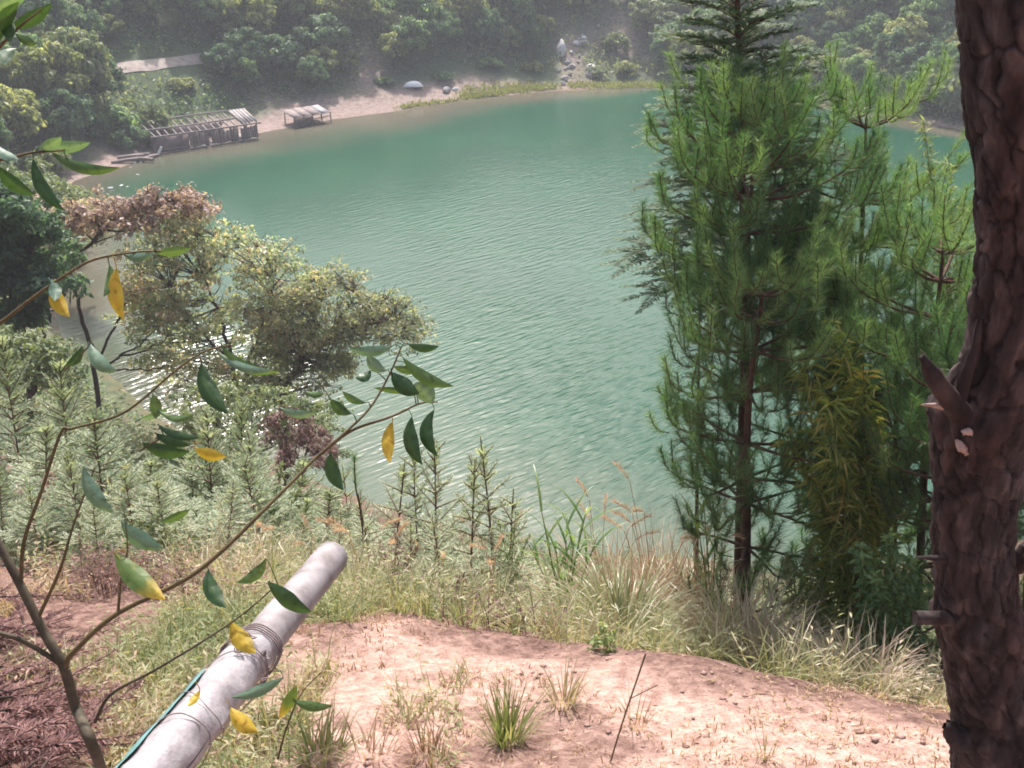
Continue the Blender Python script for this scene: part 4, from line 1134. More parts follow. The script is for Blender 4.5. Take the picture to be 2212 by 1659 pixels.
# ------------------------------------------------------------------ the big pine trunk at right
def vor(x, y, cx, cy, seed):
    """distance between the nearest and second nearest cell point, cells cx wide and cy tall"""
    gx_, gy_ = np.floor(x / cx), np.floor(y / cy)
    d1 = np.full(x.shape, 9.0); d2 = np.full(x.shape, 9.0); idv = np.zeros(x.shape)
    for i in (-1, 0, 1):
        for j in (-1, 0, 1):
            ix, iy = gx_ + i, gy_ + j
            px = ix + _hash(ix, iy, seed); py = iy + _hash(ix, iy, seed + 5)
            d = np.hypot(x / cx - px, y / cy - py)
            nw = d < d1
            d2 = np.where(nw, d1, np.minimum(d2, d)); idv = np.where(nw, _hash(ix, iy, seed + 9), idv); d1 = np.where(nw, d, d1)
    return d2 - d1, idv
def bark_material():
    m, t, N, L, o = nt('pine_bark')
    a = N.new('ShaderNodeAttribute'); a.attribute_name = 'rnd'
    tc = N.new('ShaderNodeTexCoord')
    mp = N.new('ShaderNodeMapping'); mp.inputs['Scale'].default_value = (1, 1, 0.35); L.new(tc.outputs['Object'], mp.inputs[0])
    n1 = N.new('ShaderNodeTexNoise'); n1.inputs['Scale'].default_value = 22; n1.inputs['Detail'].default_value = 7; L.new(mp.outputs[0], n1.inputs[0])
    n2 = N.new('ShaderNodeTexNoise'); n2.inputs['Scale'].default_value = 3.5; n2.inputs['Detail'].default_value = 3; L.new(mp.outputs[0], n2.inputs[0])
    grey = ramp(N, [(0.010, 0.008, 0.008), (0.030, 0.024, 0.024), (0.080, 0.066, 0.064)], [0.3, 0.52, 0.72]); L.new(n1.outputs[0], grey.inputs[0])
    red = ramp(N, [(0.011, 0.006, 0.006), (0.030, 0.017, 0.015), (0.056, 0.033, 0.029)], [0.3, 0.52, 0.72]); L.new(n1.outputs[0], red.inputs[0])
    f = ramp(N, [(0, 0, 0), (1, 1, 1)], [0.50, 0.68]); L.new(n2.outputs[0], f.inputs[0])
    mx = N.new('ShaderNodeMix'); mx.data_type = 'RGBA'; L.new(f.outputs[0], mx.inputs[0]); L.new(grey.outputs[0], mx.inputs[6]); L.new(red.outputs[0], mx.inputs[7])
    hv = N.new('ShaderNodeMix'); hv.data_type = 'RGBA'; hv.blend_type = 'MULTIPLY'; hv.inputs[0].default_value = 1
    r2 = ramp(N, [(0.35, 0.33, 0.33), (1.0, 0.95, 0.95), (1.7, 1.6, 1.6)]); L.new(a.outputs['Fac'], r2.inputs[0])
    L.new(mx.outputs[2], hv.inputs[6]); L.new(r2.outputs[0], hv.inputs[7])
    p = N.new('ShaderNodeBsdfPrincipled'); p.inputs['Roughness'].default_value = 0.85; p.inputs['Specular IOR Level'].default_value = 0.2
    L.new(hv.outputs[2], p.inputs['Base Color'])
    b = N.new('ShaderNodeBump'); b.inputs['Strength'].default_value = 0.9; b.inputs['Distance'].default_value = 0.014
    L.new(n1.outputs[0], b.inputs['Height']); L.new(b.outputs[0], p.inputs['Normal']); L.new(p.outputs[0], o.inputs[0])
    return m
M['bark'] = bark_material()
YT = 2.3
prof = [(-420, 2182, 108), (-200, 2183, 112), (0, 2188, 110), (250, 2202, 102), (400, 2212, 96), (500, 2216, 90), (620, 2208, 90), (720, 2196, 90), (800, 2172, 90), (860, 2140, 94), (920, 2120, 98), (1000, 2110, 86), (1150, 2103, 78), (1250, 2106, 80), (1350, 2117, 86), (1450, 2140, 92), (1550, 2158, 96), (1660, 2168, 102), (1780, 2170, 112), (1860, 2170, 130)]
vv_ = np.array([p[0] for p in prof], float)
vs = np.linspace(-420, 1860, 520)
cu = np.interp(vs, vv_, [p[1] for p in prof]); cr = np.interp(vs, vv_, [p[2] for p in prof])
ker = np.ones(15) / 15
cu[8:-8] = np.convolve(cu, ker, 'same')[8:-8]; cr[8:-8] = np.convolve(cr, ker, 'same')[8:-8]
Cn = np.array([at(a, b, YT) for a, b in zip(cu, vs)])
dep = Cn[:, 1] * CP + (CAMZ - Cn[:, 2]) * SP
Rw = cr * dep / FPX
# follow the stem upwards
foot = Cn[-1].copy()
nt_ = 150
th = np.arange(nt_) / nt_ * 2 * math.pi
TH, ZZ = np.meshgrid(th, Cn[:, 2])
per_ = TH * 0.1
def wrap(fn, *a):
    return fn(per_, ZZ, *a)
xw = np.cos(TH) * 0.1; 
e1, id1 = vor(per_ + 0.09 * (fbm(per_, ZZ, 0.11, 4, 33) - 0.5), ZZ + 0.22 * (fbm(per_, ZZ, 0.07, 4, 35) - 0.5), 0.0314159 * 1.25 * 0 + 0.62831853 / 13, 0.17, 3)
e2, id2 = vor(per_, ZZ, 0.62831853 / 28, 0.06, 8)
seam = np.clip(np.minimum(th, 2 * math.pi - th) / 0.25, 0, 1)[None]
disp = (np.clip(e1 * 7, 0, 1) * 0.010 - 0.006) + np.clip(e2 * 3, 0, 1) * 0.0035 + (id1 - 0.5) * 0.007 + (fbm(per_ + 3, ZZ, 0.12, 3, 71) - 0.5) * 0.014 + (fbm(per_ * 2.2 + 5, ZZ * 0.8, 0.035, 4, 73) - 0.5) * 0.013 + np.where(id2 > 0.72, 0.004, 0)
# whorl swellings with old branch scars
for zc_, am in ((at(2100, 890, YT)[2], 0.022), (at(2100, 1335, YT)[2], 0.014)):
    disp = disp + am * np.exp(-((ZZ - zc_) / 0.045) ** 2) * (0.7 + 0.3 * np.sin(TH * 5 + 1))
disp = disp * (0.3 + 0.7 * seam)
RR = Rw[:, None] + disp
VX = Cn[:, 0][:, None] + RR * np.cos(TH + math.pi / 2); VY = Cn[:, 1][:, None] + RR * np.sin(TH + math.pi / 2)
V = np.stack([VX, VY, ZZ], -1).reshape(-1, 3) - foot
nr = len(vs)
i = np.arange(nr - 1)[:, None] * nt_; j = np.arange(nt_)[None]; k = (j + 1) % nt_
F = np.stack([i + j, i + nt_ + j, i + nt_ + k, i + k], -1).reshape(-1, 4)
g = G().add(V, F, np.clip(np.clip(e1 * 4, 0, 1) * 0.45 + id1 * 0.2 + (id2 - 0.5) * 0.45 + 0.1, 0, 1).ravel())
pine = empty('old_pine_tree', foot, 'thick dark pine trunk with cracked red brown bark at the right edge', 'tree')
put('trunk', g.mesh('trunk', M['bark'], True), pine)
def stub(name, pts, rad, mat, n=10, sides=10, jag=0.12, label=None):
    P = spline([np.asarray(p) - foot for p in pts], n)
    rng = np.random.default_rng(int(abs(pts[0][0]) * 1000) % 997)
    g = G(); tube(g, P, np.interp(np.linspace(0, 1, n), np.linspace(0, 1, len(rad)), rad), sides)
    for q in range(len(g.v)):
        g.v[q] = g.v[q] + rng.normal(0, jag * max(rad), g.v[q].shape) * 0.35
    return put(name, g.mesh(name, mat), pine, label=label)
M['scar'] = solid('pale_broken_wood', [(0.20, 0.13, 0.11), (0.42, 0.32, 0.28)], 30)
yf = YT - 0.09
stub('branch_stub', [at(2085, 905, yf + 0.03), at(2045, 855, yf), at(2015, 810, yf), at(1990, 768, yf)], [0.034, 0.027, 0.022, 0.006], M['bark'])
stub('branch_stub', [at(2062, 885, yf + 0.02), at(2030, 877, yf), at(1990, 874, yf)], [0.012, 0.008, 0.002], M['scar'])
stub('branch_stub', [at(2075, 1340, yf + 0.05), at(2030, 1335, yf + 0.03), at(1976, 1334, yf + 0.02)], [0.026, 0.022, 0.020], M['bark'])
stub('branch_stub', [at(2065, 1210, yf + 0.05), at(2020, 1206, yf + 0.03), at(1978, 1203, yf + 0.03)], [0.012, 0.009, 0.002], M['bark'])
stub('branch_stub', [at(2110, 1600, yf + 0.03), at(2066, 1592, yf + 0.02), at(2050, 1565, yf + 0.02)], [0.045, 0.036, 0.016], M['bark'], jag=0.3)
stub('branch_stub', [at(2165, 1240, yf + 0.08), at(2195, 1215, yf + 0.06), at(2225, 1180, yf + 0.05)], [0.03, 0.028, 0.022], M['bark'], jag=0.25)
stub('bark_strip', [at(2118, 690, yf + 0.05), at(2102, 770, yf + 0.03), at(2080, 830, yf + 0.02), at(2062, 880, yf + 0.02)], [0.006, 0.014, 0.016, 0.02], M['bark'], jag=0.4)
stub('branch_scar', [at(2080, 935, yf - 0.02), at(2092, 932, yf - 0.025), at(2104, 945, yf - 0.02)], [0.006, 0.010, 0.005], M['scar'], jag=0.3)
stub('branch_scar', [at(2066, 950, yf - 0.01), at(2078, 966, yf - 0.02), at(2088, 980, yf - 0.02)], [0.004, 0.014, 0.005], M['scar'], jag=0.3)

# ------------------------------------------------------------------ the pipe
M['pipe'] = solid('weathered_grey_white_pipe', [(0.11, 0.095, 0.09), (0.21, 0.195, 0.20), (0.27, 0.255, 0.265)], 9.0, rough=0.55, spec=0.35, bump=0.002)
M['wrap'] = solid('white_plastic_wrap', [(0.18, 0.165, 0.17), (0.33, 0.315, 0.33)], 14.0, rough=0.35, spec=0.5, bump=0.01)
M['teal'] = solid('faded_teal_plastic', [(0.07, 0.18, 0.18), (0.15, 0.27, 0.27)], 12.0, rough=0.4, spec=0.4, bump=0.006)
M['wire'] = solid('rusty_wire', [(0.13, 0.10, 0.10), (0.26, 0.21, 0.20)], 40)
pe = atd(716, 1204, 4.0); pb = atd(335, 1665, 2.58)
ax_ = norm(pe - pb); PR = 0.068
back = pb - ax_ * 3.2
pipe = empty('water_pipe', back, 'pale grey pipe jutting out over the slope, wrapped with wire and plastic', 'pipe')
def ring_frame():
    a = norm(np.cross(ax_, [0, 0, 1.0])); return a, np.cross(a, ax_)
pa, pbv = ring_frame()
L_p = float(np.linalg.norm(pe - back))
def pring(s, r, n=40, ph=0.0):
    t = np.arange(n) / n * 2 * math.pi + ph
    return ax_ * s + r * (np.cos(t)[:, None] * pa + np.sin(t)[:, None] * pbv)
g = G(); n = 40
ss_ = np.linspace(0, L_p, 60)
rings = [pring(s, PR) for s in ss_] + [pring(L_p + 0.004, PR * 0.985), pring(L_p + 0.004, PR * 0.90), pring(L_p - 0.5, PR * 0.90)]
V = np.vstack(rings); nr = len(rings)
i = np.arange(nr - 1)[:, None] * n; j = np.arange(n)[None]; k = (j + 1) % n
g.add(V, np.stack([i + j, i + k, i + n + k, i + n + j], -1).reshape(-1, 4))
put('pipe_body', g.mesh('pipe_body', M['pipe'], True), pipe)
# loose plastic wrap on the lower half
s_tie = L_p - float(np.linalg.norm(pe - atd(505, 1435, 3.2)))
rng = np.random.default_rng(9)
def sleeve(name, s0, s1, a0, a1, r, mat, wr):
    ns, na = 60, 36
    A0, SS = np.meshgrid(np.linspace(a0, a1, na), np.linspace(s0, s1, ns))
    rr = r + wr * (fbm(A0 * 0.5 + SS * 0.8, SS * 2, 0.18, 4, 5) - 0.35) * 1.2 + wr * 0.3 * np.sin(SS * 37 + A0 * 3)
    rr = rr * 1.0
    V = (ax_ * SS[..., None]) + rr[..., None] * (np.cos(A0)[..., None] * pa + np.sin(A0)[..., None] * pbv)
    i = (np.arange(ns - 1)[:, None] * na + np.arange(na - 1)[None]).ravel()
    g = G().add(V.reshape(-1, 3), np.stack([i, i + 1, i + na + 1, i + na], -1))
    return put(name, g.mesh(name, mat, True), pipe)
sleeve('plastic_wrap', s_tie - 1.9, s_tie + 0.05, 0.0, 2 * math.pi, PR + 0.006, M['wrap'], 0.010)
# teal sheet on the upper left flank; angle measured from pa (to the right) through pbv (up)
sleeve('teal_sheet', s_tie - 2.2, s_tie - 0.22, math.pi * 0.66, math.pi * 0.98, PR + 0.016, M['teal'], 0.004)
def tie(s, tilt, r, wr, turns=1.0, n=60):
    t = np.linspace(0, 2 * math.pi * turns, int(n * turns))
    P = (ax_ * (s + tilt * np.cos(t - 0.6) + 0.012 * t / 6.28)[:, None]) + (r + 0.003 * np.sin(t * 5))[:, None] * (np.cos(t)[:, None] * pa + np.sin(t)[:, None] * pbv)
    g = G(); tube(g, P, wr, 5); return put('wire_tie', g.mesh('wire_tie', M['wire'], True), pipe)
tie(s_tie, 0.03, PR + 0.018, 0.0026, 4); tie(s_tie - 0.05, -0.03, PR + 0.019, 0.0022, 2); tie(s_tie - 0.20, 0.10, PR + 0.020, 0.0018); tie(s_tie - 0.36, -0.06, PR + 0.020, 0.0016); tie(s_tie - 0.52, 0.04, PR + 0.020, 0.002)
# loose loops of wire at the tie
for q in range(5):
    a = rng.uniform(-0.3, 1.6); c = ax_ * (s_tie - rng.uniform(0, 0.14)) + (PR + 0.025) * (math.cos(a) * pa + math.sin(a) * pbv)
    t = np.linspace(0, 14.5, 50); r = rng.uniform(0.012, 0.022) * (1 + 0.25 * np.sin(t * 0.7))[:, None]
    d1, d2 = ax_, norm(-math.sin(a) * pa + math.cos(a) * pbv)
    P = c + r * (np.cos(t)[:, None] * d1 * 0.6 + np.sin(t * 1.07)[:, None] * d2 + 0.05 * t[:, None] * d1) + 0.006 * np.sin(t * 2)[:, None] * (math.cos(a) * pa + math.sin(a) * pbv)
    g = G(); tube(g, P, 0.0022, 4); put('wire_loop', g.mesh('wire_loop', M['wire'], True), pipe)

for q, (nm, lab, u, yy, tips, mt, ll, lw, per, sp) in enumerate([
    ('shrub', 'pale leafy shrub between the young firs above the pipe end', 600, 7.6, [(560, 1040, 0), (610, 1000, 0.1), (650, 1050, 0), (585, 1090, -0.1)], 'leaf_pale', 0.06, 0.02, 230, 0.2),
    ('shrub', 'pinkish brown shrub among the firs at the left edge', 90, 7.2, [(40, 1050, 0), (110, 1020, 0), (150, 1070, 0.1), (70, 1110, 0)], 'leaf_mauve', 0.055, 0.018, 210, 0.2),
    ('shrub', 'orange brown withered shrub on the left slope', 270, 7.4, [(240, 1040, 0), (275, 1010, 0), (310, 1060, 0)], 'leaf_brown', 0.06, 0.02, 200, 0.18),
    ('shrub', 'grey green shrub left of the dark withered bush', 480, 9.5, [(440, 950, 0), (500, 920, 0.1), (540, 960, 0), (470, 990, -0.1)], 'leaf_pale', 0.07, 0.022, 200, 0.25),
    ('shrub', 'light shrub low on the left slope with pale leaves', 330, 6.6, [(300, 1120, 0), (345, 1100, 0), (390, 1130, 0)], 'leaf_pale', 0.05, 0.017, 230, 0.16),
    ('shrub', 'reddish thin shrub under the slim saplings', 850, 6.0, [(820, 1170, 0), (860, 1150, 0), (900, 1180, 0)], 'leaf_deadred', 0.045, 0.014, 220, 0.14),
    ('shrub', 'dark withered shrub at the path edge right of the pipe end', 990, 5.3, [(950, 1260, 0), (1000, 1240, 0), (1040, 1265, 0)], 'leaf_deadred', 0.045, 0.014, 240, 0.12),
    ('shrub', 'feathery pale shrub beside the reed', 1110, 6.2, [(1080, 1130, 0), (1115, 1100, 0), (1145, 1150, 0)], 'leaf_pale', 0.05, 0.012, 200, 0.15)]):
    leafy_canes(nm, lab, 'shrub', u, yy, tips, 620 + q, M[mt], ll, lw, per, tr=0.006, droop=0.25, spread=sp, f0=0.1)
# thin red stem of a bare sapling with a single pine tuft
B = gp(775, 6.1); g = G(); gn = G(); rng = np.random.default_rng(6)
P = spline([np.array([0, 0, -0.05])] + [at(u, v, 6.1) - B for u, v in [(770, 1240), (785, 1180), (778, 1100), (768, 1050), (765, 985)]], 24)
tube(g, P, np.linspace(0.010, 0.005, 24), 6)
e = empty('pine_sapling', B, 'thin crooked red pine seedling right of the pipe end with one needle tuft', 'sapling')
gb = G(); brush(gn, gb, P[-7:], rng, 600, 0.10, 0.7)
put('stem', g.mesh('stem', M['bark_red'], True), e); put('needles', gn.mesh('needles', M['pine']), e)

# ------------------------------------------------------------------ grasses and weeds
M['grass'] = foliage('bank_grass', [(0.12, 0.17, 0.06), (0.21, 0.25, 0.10), (0.32, 0.33, 0.17), (0.42, 0.37, 0.26), (0.40, 0.29, 0.23)], 0.4, rough=0.35, spec=0.5)
M['grass_dry'] = foliage('dry_pinkish_grass', [(0.24, 0.15, 0.10), (0.38, 0.25, 0.18), (0.50, 0.36, 0.27), (0.36, 0.32, 0.16)], 0.35)
M['plume'] = foliage('pink_seed_plumes', [(0.42, 0.28, 0.24), (0.56, 0.40, 0.35), (0.66, 0.52, 0.46)], 0.45)
M['reed'] = foliage('green_reed_blades', [(0.08, 0.16, 0.05), (0.14, 0.25, 0.08), (0.24, 0.34, 0.13), (0.38, 0.42, 0.2)], 0.45, rough=0.35, spec=0.5)
M['weed'] = foliage('yellow_green_weeds', [(0.10, 0.15, 0.06), (0.19, 0.24, 0.10), (0.29, 0.31, 0.16), (0.40, 0.36, 0.24), (0.36, 0.24, 0.18)], 0.45)
M['deadweed'] = foliage('dead_brown_weeds', [(0.06, 0.035, 0.035), (0.15, 0.085, 0.08), (0.28, 0.17, 0.14), (0.40, 0.27, 0.21)], 0.2, rough=0.8)
def tuft_mesh(seed, n, H, spread, bend, w, base_r, tone=0.45, seg=6):
    rng = np.random.default_rng(seed); g = G()
    a = rng.uniform(0, 6.28, n); r = base_r * np.sqrt(rng.uniform(0, 1, n))
    P = np.stack([r * np.cos(a), r * np.sin(a), np.full(n, -0.03)], -1)
    el = rng.uniform(0.05, spread, n)
    aa = a + rng.normal(0, 0.6, n)
    D = np.stack([np.cos(aa) * np.sin(el), np.sin(aa) * np.sin(el), np.cos(el)], -1)
    blades(g, P, D, H * rng.uniform(0.55, 1.15, n), w * rng.uniform(0.7, 1.3, n), np.clip(tone + rng.normal(0, 0.2, n), 0, 1), bend * rng.uniform(0.4, 1.3, n), rng, seg)
    return g
def tuft(name, label, p, seed, n, H, spread, bend, w, base_r, mat, tone=0.45, cat='grass', plumes=0, group=None, pl_len=0.2):
    g = tuft_mesh(seed, n, H, spread, bend, w, base_r, tone)
    if not plumes:
        return put(name, g.mesh(name, mat), None, p, label=label, cat=cat, group=group, kind='thing')
    e = empty(name, p, label, cat, group); e['kind'] = 'thing'
    put('blades', g.mesh('blades', mat), e)
    rng = np.random.default_rng(seed + 1)
    for q in range(plumes):
        a = rng.uniform(0, 6.28); h = H * rng.uniform(1.05, 1.4); o_ = rng.uniform(0.1, 0.3) * H
        tp = np.array([math.cos(a) * o_, math.sin(a) * o_, h])
        P = spline([np.array([0, 0, 0]), tp * np.array([0.3, 0.3, 0.55]), tp], 8)
        gs = G(); tube(gs, P, 0.0025, 4, r=0.6)
        n2 = 90; f = rng.uniform(0, 1, n2)
        d = norm(P[-1] - P[-2]) + np.array([math.cos(a), math.sin(a), -0.3]) * 0.5
        pos = P[-1] + d * (f * pl_len)[:, None] + np.array([0, 0, -0.35]) * (f * f * pl_len)[:, None]
        needles(gs, pos, norm(d) * 0.9 + rdir(n2, rng) * 0.6, 0.055, 0.004, rng.uniform(0, 1, n2), rng)
        put('seed_plume', gs.mesh('seed_plume', M['plume']), e)
    return e
tuft('silver_grass', 'large arching silver grass clump at the path edge below the pines', gr(1470, 1350), 701, 800, 0.85, 0.8, 1.5, 0.010, 0.13, M['grass'], 0.42)
tuft('silver_grass', 'wide pale grass clump left of the largest silver grass', gp(1340, 5.0), 702, 520, 0.75, 0.75, 1.4, 0.010, 0.15, M['grass'], 0.5)
tuft('silver_grass', 'arching grass clump right of the largest one under the pine trunks', gp(1600, 4.6), 703, 560, 0.70, 0.8, 1.4, 0.009, 0.18, M['grass'], 0.55)
tuft('silver_grass', 'tall dry plumed grass against the water left of the pine trunks', gp(1400, 6.2), 704, 420, 1.15, 0.5, 0.9, 0.010, 0.28, M['grass_dry'], 0.6, plumes=7)
tuft('silver_grass', 'plumed grass behind the reeds at the bank edge', gp(1290, 6.2), 705, 360, 1.0, 0.5, 0.9, 0.010, 0.28, M['grass_dry'], 0.6, plumes=5)
tuft('silver_grass', 'dry plumed grass close to the low pine', gp(1500, 5.9), 706, 400, 1.05, 0.5, 1.0, 0.010, 0.28, M['grass_dry'], 0.5, plumes=5)
tuft('silver_grass', 'small plumed grass among the slim fir saplings', gp(1085, 6.8), 707, 90, 0.75, 0.35, 0.8, 0.008, 0.1, M['grass'], 0.6, plumes=4)
tuft('silver_grass', 'pink plumed grass just right of the pipe end', gp(790, 6.0), 708, 80, 0.62, 0.4, 0.8, 0.008, 0.1, M['grass'], 0.6, plumes=4)
tuft('dry_grass', 'straw coloured tuft below the slim fir saplings', gr(1120, 1300), 709, 90, 0.42, 0.7, 1.1, 0.010, 0.05, M['grass_dry'], 0.75)
for q, (u, yy, h, lab) in enumerate([(850, 5.9, 0.55, 'straw grass clump right of the pipe end'), (960, 6.2, 0.6, 'pale grass clump under the middle slim firs'), (1060, 5.7, 0.6, 'pale grass clump left of the reed'), (700, 6.3, 0.5, 'straw grass clump behind the pipe end'), (1700, 4.4, 0.5, 'messy straw grass beside the bamboo foot'), (1850, 3.9, 0.4, 'messy straw grass in front of the shaded shrub'), (1260, 5.1, 0.6, 'pale grass clump in front of the reed'), (560, 6.0, 0.5, 'straw grass clump left of the pipe end')]):
    tuft('silver_grass', lab, gp(u, yy), 750 + q, 260, h, 0.75, 1.1, 0.009, 0.18, M['grass'], 0.72, plumes=2 if yy > 5.5 else 0, pl_len=0.14)
# reeds: stout stems with broad blades
def reed(label, u, yy, tips, seed):
    rng = np.random.default_rng(seed); B = gp(u, yy)
    e = empty('reed_plant', B, label, 'reed')
    gs, gl = G(), G()
    for (a, b, d) in tips:
        T_ = at(a, b, yy + d) - B
        P = spline([np.array([rng.normal(0, .05), rng.normal(0, .05), -0.05]), T_ * np.array([0.4, 0.4, 0.55]), T_], 12)
        tube(gs, P, np.linspace(0.008, 0.003, 12), 5)
        n = 12; f = np.linspace(0.25, 1, n); tt = np.linspace(0, 1, 12)
        pos = np.stack([np.interp(f, tt, P[:, c]) for c in range(3)], -1)
        an = np.arange(n) * 2.5 + rng.uniform(0, 6)
        D = np.stack([np.cos(an) * 0.6, np.sin(an) * 0.6, np.full(n, 0.9)], -1)
        blades(gl, pos, D, 0.34 * rng.uniform(0.7, 1.2, n), 0.022, np.clip(rng.normal(0.5, 0.2, n), 0, 1), 0.9, rng, 6)
    put('stem', gs.mesh('stem', M['cane'], True), e); put('blades', gl.mesh('blades', M['reed']), e)
reed('bright green broad bladed reed at the bank edge', 1215, 5.8, [(1170, 1105, 0), (1225, 1120, 0.1), (1265, 1110, 0), (1150, 1190, 0), (1200, 1180, -0.1), (1240, 1170, -0.1), (1290, 1160, 0.1)], 721)
reed('dark green reed left of the twin pine trunks', 1530, 5.5, [(1520, 1085, 0), (1545, 1100, 0.1), (1505, 1120, 0)], 722)
# tufts on the path
tuft('grass_tuft', 'spiky grey green tuft on the bare path', gr(1095, 1605), 731, 150, 0.30, 0.55, 0.5, 0.006, 0.05, M['grass'], 0.5)
tuft('grass_tuft', 'smaller tuft behind the spiky one on the path', gr(1215, 1520), 732, 90, 0.24, 0.6, 0.6, 0.005, 0.05, M['grass'], 0.6)
tuft('grass_tuft', 'dry brown tuft at the bottom of the path left of the spiky one', gr(925, 1635), 733, 70, 0.20, 0.6, 0.6, 0.005, 0.05, M['grass_dry'], 0.3)
tuft('grass_tuft', 'small thin tuft low on the path near the big trunk', gr(1655, 1640), 734, 26, 0.15, 0.6, 0.6, 0.004, 0.03, M['grass'], 0.6)
tuft('grass_tuft', 'thin dry stalks standing right of the tufts on the path', gr(1375, 1570), 735, 26, 0.26, 0.5, 0.5, 0.004, 0.03, M['grass_dry'], 0.4)
tuft('grass_tuft', 'low tuft beside the pipe wire', gr(690, 1640), 736, 120, 0.24, 0.7, 0.9, 0.007, 0.08, M['grass'], 0.5)
tuft('grass_tuft', 'tuft under the pipe close to the frame bottom', gr(600, 1600), 737, 120, 0.22, 0.7, 0.9, 0.007, 0.08, M['grass'], 0.45)
tuft('grass_tuft', 'dark shaded tuft at the path edge near the big trunk', gr(1800, 1460), 738, 200, 0.26, 0.8, 1.0, 0.007, 0.16, M['reed'], 0.3)
tuft('grass_tuft', 'shaded tuft left of the one near the big trunk', gr(1700, 1430), 739, 160, 0.26, 0.8, 1.0, 0.007, 0.12, M['grass'], 0.4)
tuft('grass_tuft', 'dry leaning straw at the frame bottom, left of centre', gr(800, 1640), 740, 60, 0.2, 0.8, 0.8, 0.005, 0.1, M['grass_dry'], 0.5)
# long bare stalk
p0 = gr(1318, 1650); g = G()
P = spline([p0 - p0, at(1345, 1560, p0[1] + 0.05) - p0, at(1395, 1412, p0[1] + 0.1) - p0], 10); tube(g, P, 0.0035, 5)
P = spline([at(1360, 1510, p0[1] + 0.05) - p0, at(1420, 1480, p0[1]) - p0], 6); tube(g, P, 0.002, 4)
put('dry_stalk', g.mesh('dry_stalk', M['twig'], True), None, p0, label='long bare stalk leaning right over the path', cat='stalk')
# pale little plant
leafy_canes('pale_herb', 'small pale yellow green herb alone on the path edge', 'herb', 1305, gr(1305, 1405)[1], [(1300, 1345, 0), (1330, 1365, 0), (1285, 1370, 0), (1315, 1380, 0)], 741, M['willow'], 0.035, 0.018, 260, tr=0.003, droop=0.2, spread=0.05, f0=0.1)
# scattered undergrowth: leafy weeds on the left, mixed on the bank
def scatter_weeds(name, label, region, n, seed, mat, hmin, hmax, ll, lw, nleaf, grassy=0.0, tone=0.45, tone_amp=0.6, mask=None):
    rng = np.random.default_rng(seed); g = G()
    x0, x1, y0, y1 = region
    x = rng.uniform(x0, x1, n * 3); y = rng.uniform(y0, y1, n * 3)
    dens = fbm(x, y, 0.8, 3, seed) + (mask(x, y) if mask else 0)
    ok = dens > 0.45
    x = x[ok][:n]; y = y[ok][:n]; m = len(x)
    z = height(x, y)
    B = np.stack([x, y, z], -1)
    hh = rng.uniform(hmin, hmax, m) * (0.6 + 0.8 * fbm(x, y, 1.3, 2, seed + 3))
    lean = rng.normal(0, 0.25, (m, 3)); lean[:, 2] = 0
    tn = np.clip(tone + (fbm(x, y, 1.0, 3, seed + 7) - 0.5) * tone_amp * 2, 0, 1)
    ng = int(m * grassy)
    gi = rng.permutation(m)[:ng]
    if ng:
        for rep in range(7):
            aa = rng.uniform(0, 6.28, ng); el = rng.uniform(0.1, 0.9, ng)
            D = np.stack([np.cos(aa) * np.sin(el), np.sin(aa) * np.sin(el), np.cos(el)], -1)
            blades(g, B[gi] + rng.normal(0, 0.02, (ng, 3)) * np.array([1, 1, 0]), D, hh[gi] * rng.uniform(0.6, 1.2, ng), 0.007, np.clip(tn[gi] + rng.normal(0, 0.18, ng), 0, 1), rng.uniform(0.4, 1.3, ng), rng, 4)
    li = np.setdiff1d(np.arange(m), gi)
    if len(li):
        for q in li[::1]:
            pass
        for rep in range(nleaf):
            f = (rep + 0.5) / nleaf
            pos = B[li] + (lean[li] + np.array([0, 0, 1.0])) * (hh[li] * f)[:, None]
            aa = rng.uniform(0, 6.28, len(li))
            D = np.stack([np.cos(aa), np.sin(aa), rng.uniform(-0.1, 0.8, len(li))], -1)
            kites(g, pos, D, np.array([0, 0, 1.0]) + rng.normal(0, 0.4, (len(li), 3)), ll * rng.uniform(0.6, 1.3, len(li)), lw, np.clip(tn[li] + rng.normal(0, 0.16, len(li)), 0, 1), droop=0.3)
        S_ = B[li]; E_ = B[li] + (lean[li] + np.array([0, 0, 1.0])) * hh[li][:, None]
        w = 0.0022
        V = np.stack([S_ - [w, 0, 0], S_ + [w, 0, 0], E_], 1).reshape(-1, 3)
        g.add(V, np.arange(len(V)).reshape(-1, 3), 0.9)
    return put(name, g.mesh(name, mat), kind='stuff', label=label, cat='undergrowth')
scatter_weeds('leafy_weeds', 'yellow green leafy weeds covering the slope left of the pipe', (-3.0, -0.85, 1.9, 5.2), 1600, 811, M['weed'], 0.08, 0.28, 0.05, 0.013, 8, grassy=0.6, tone=0.68, mask=lambda x, y: -2.0 * ((x < -1.28 - 0.35 * (y - 2.0)) & (y < 3.1)))
scatter_weeds('leafy_weeds', 'thin weeds fringing the path right of the pipe', (-1.3, -0.2, 2.3, 4.6), 150, 812, M['weed'], 0.05, 0.16, 0.04, 0.012, 6, grassy=0.6, tone=0.6, mask=lambda x, y: -0.25 * np.clip(x + 0.9, 0, 1))
scatter_weeds('bank_weeds', 'mixed weeds and dry grass along the edge of the bank', (-2.4, 3.2, 3.2, 8.0), 3000, 813, M['grass'], 0.18, 0.55, 0.06, 0.012, 8, grassy=0.75, tone=0.74,
              mask=lambda x, y: np.where((y - edge_y(x) > 0.05), 0.25 * np.clip((y - edge_y(x)) / 0.8, 0, 1), -1.0))
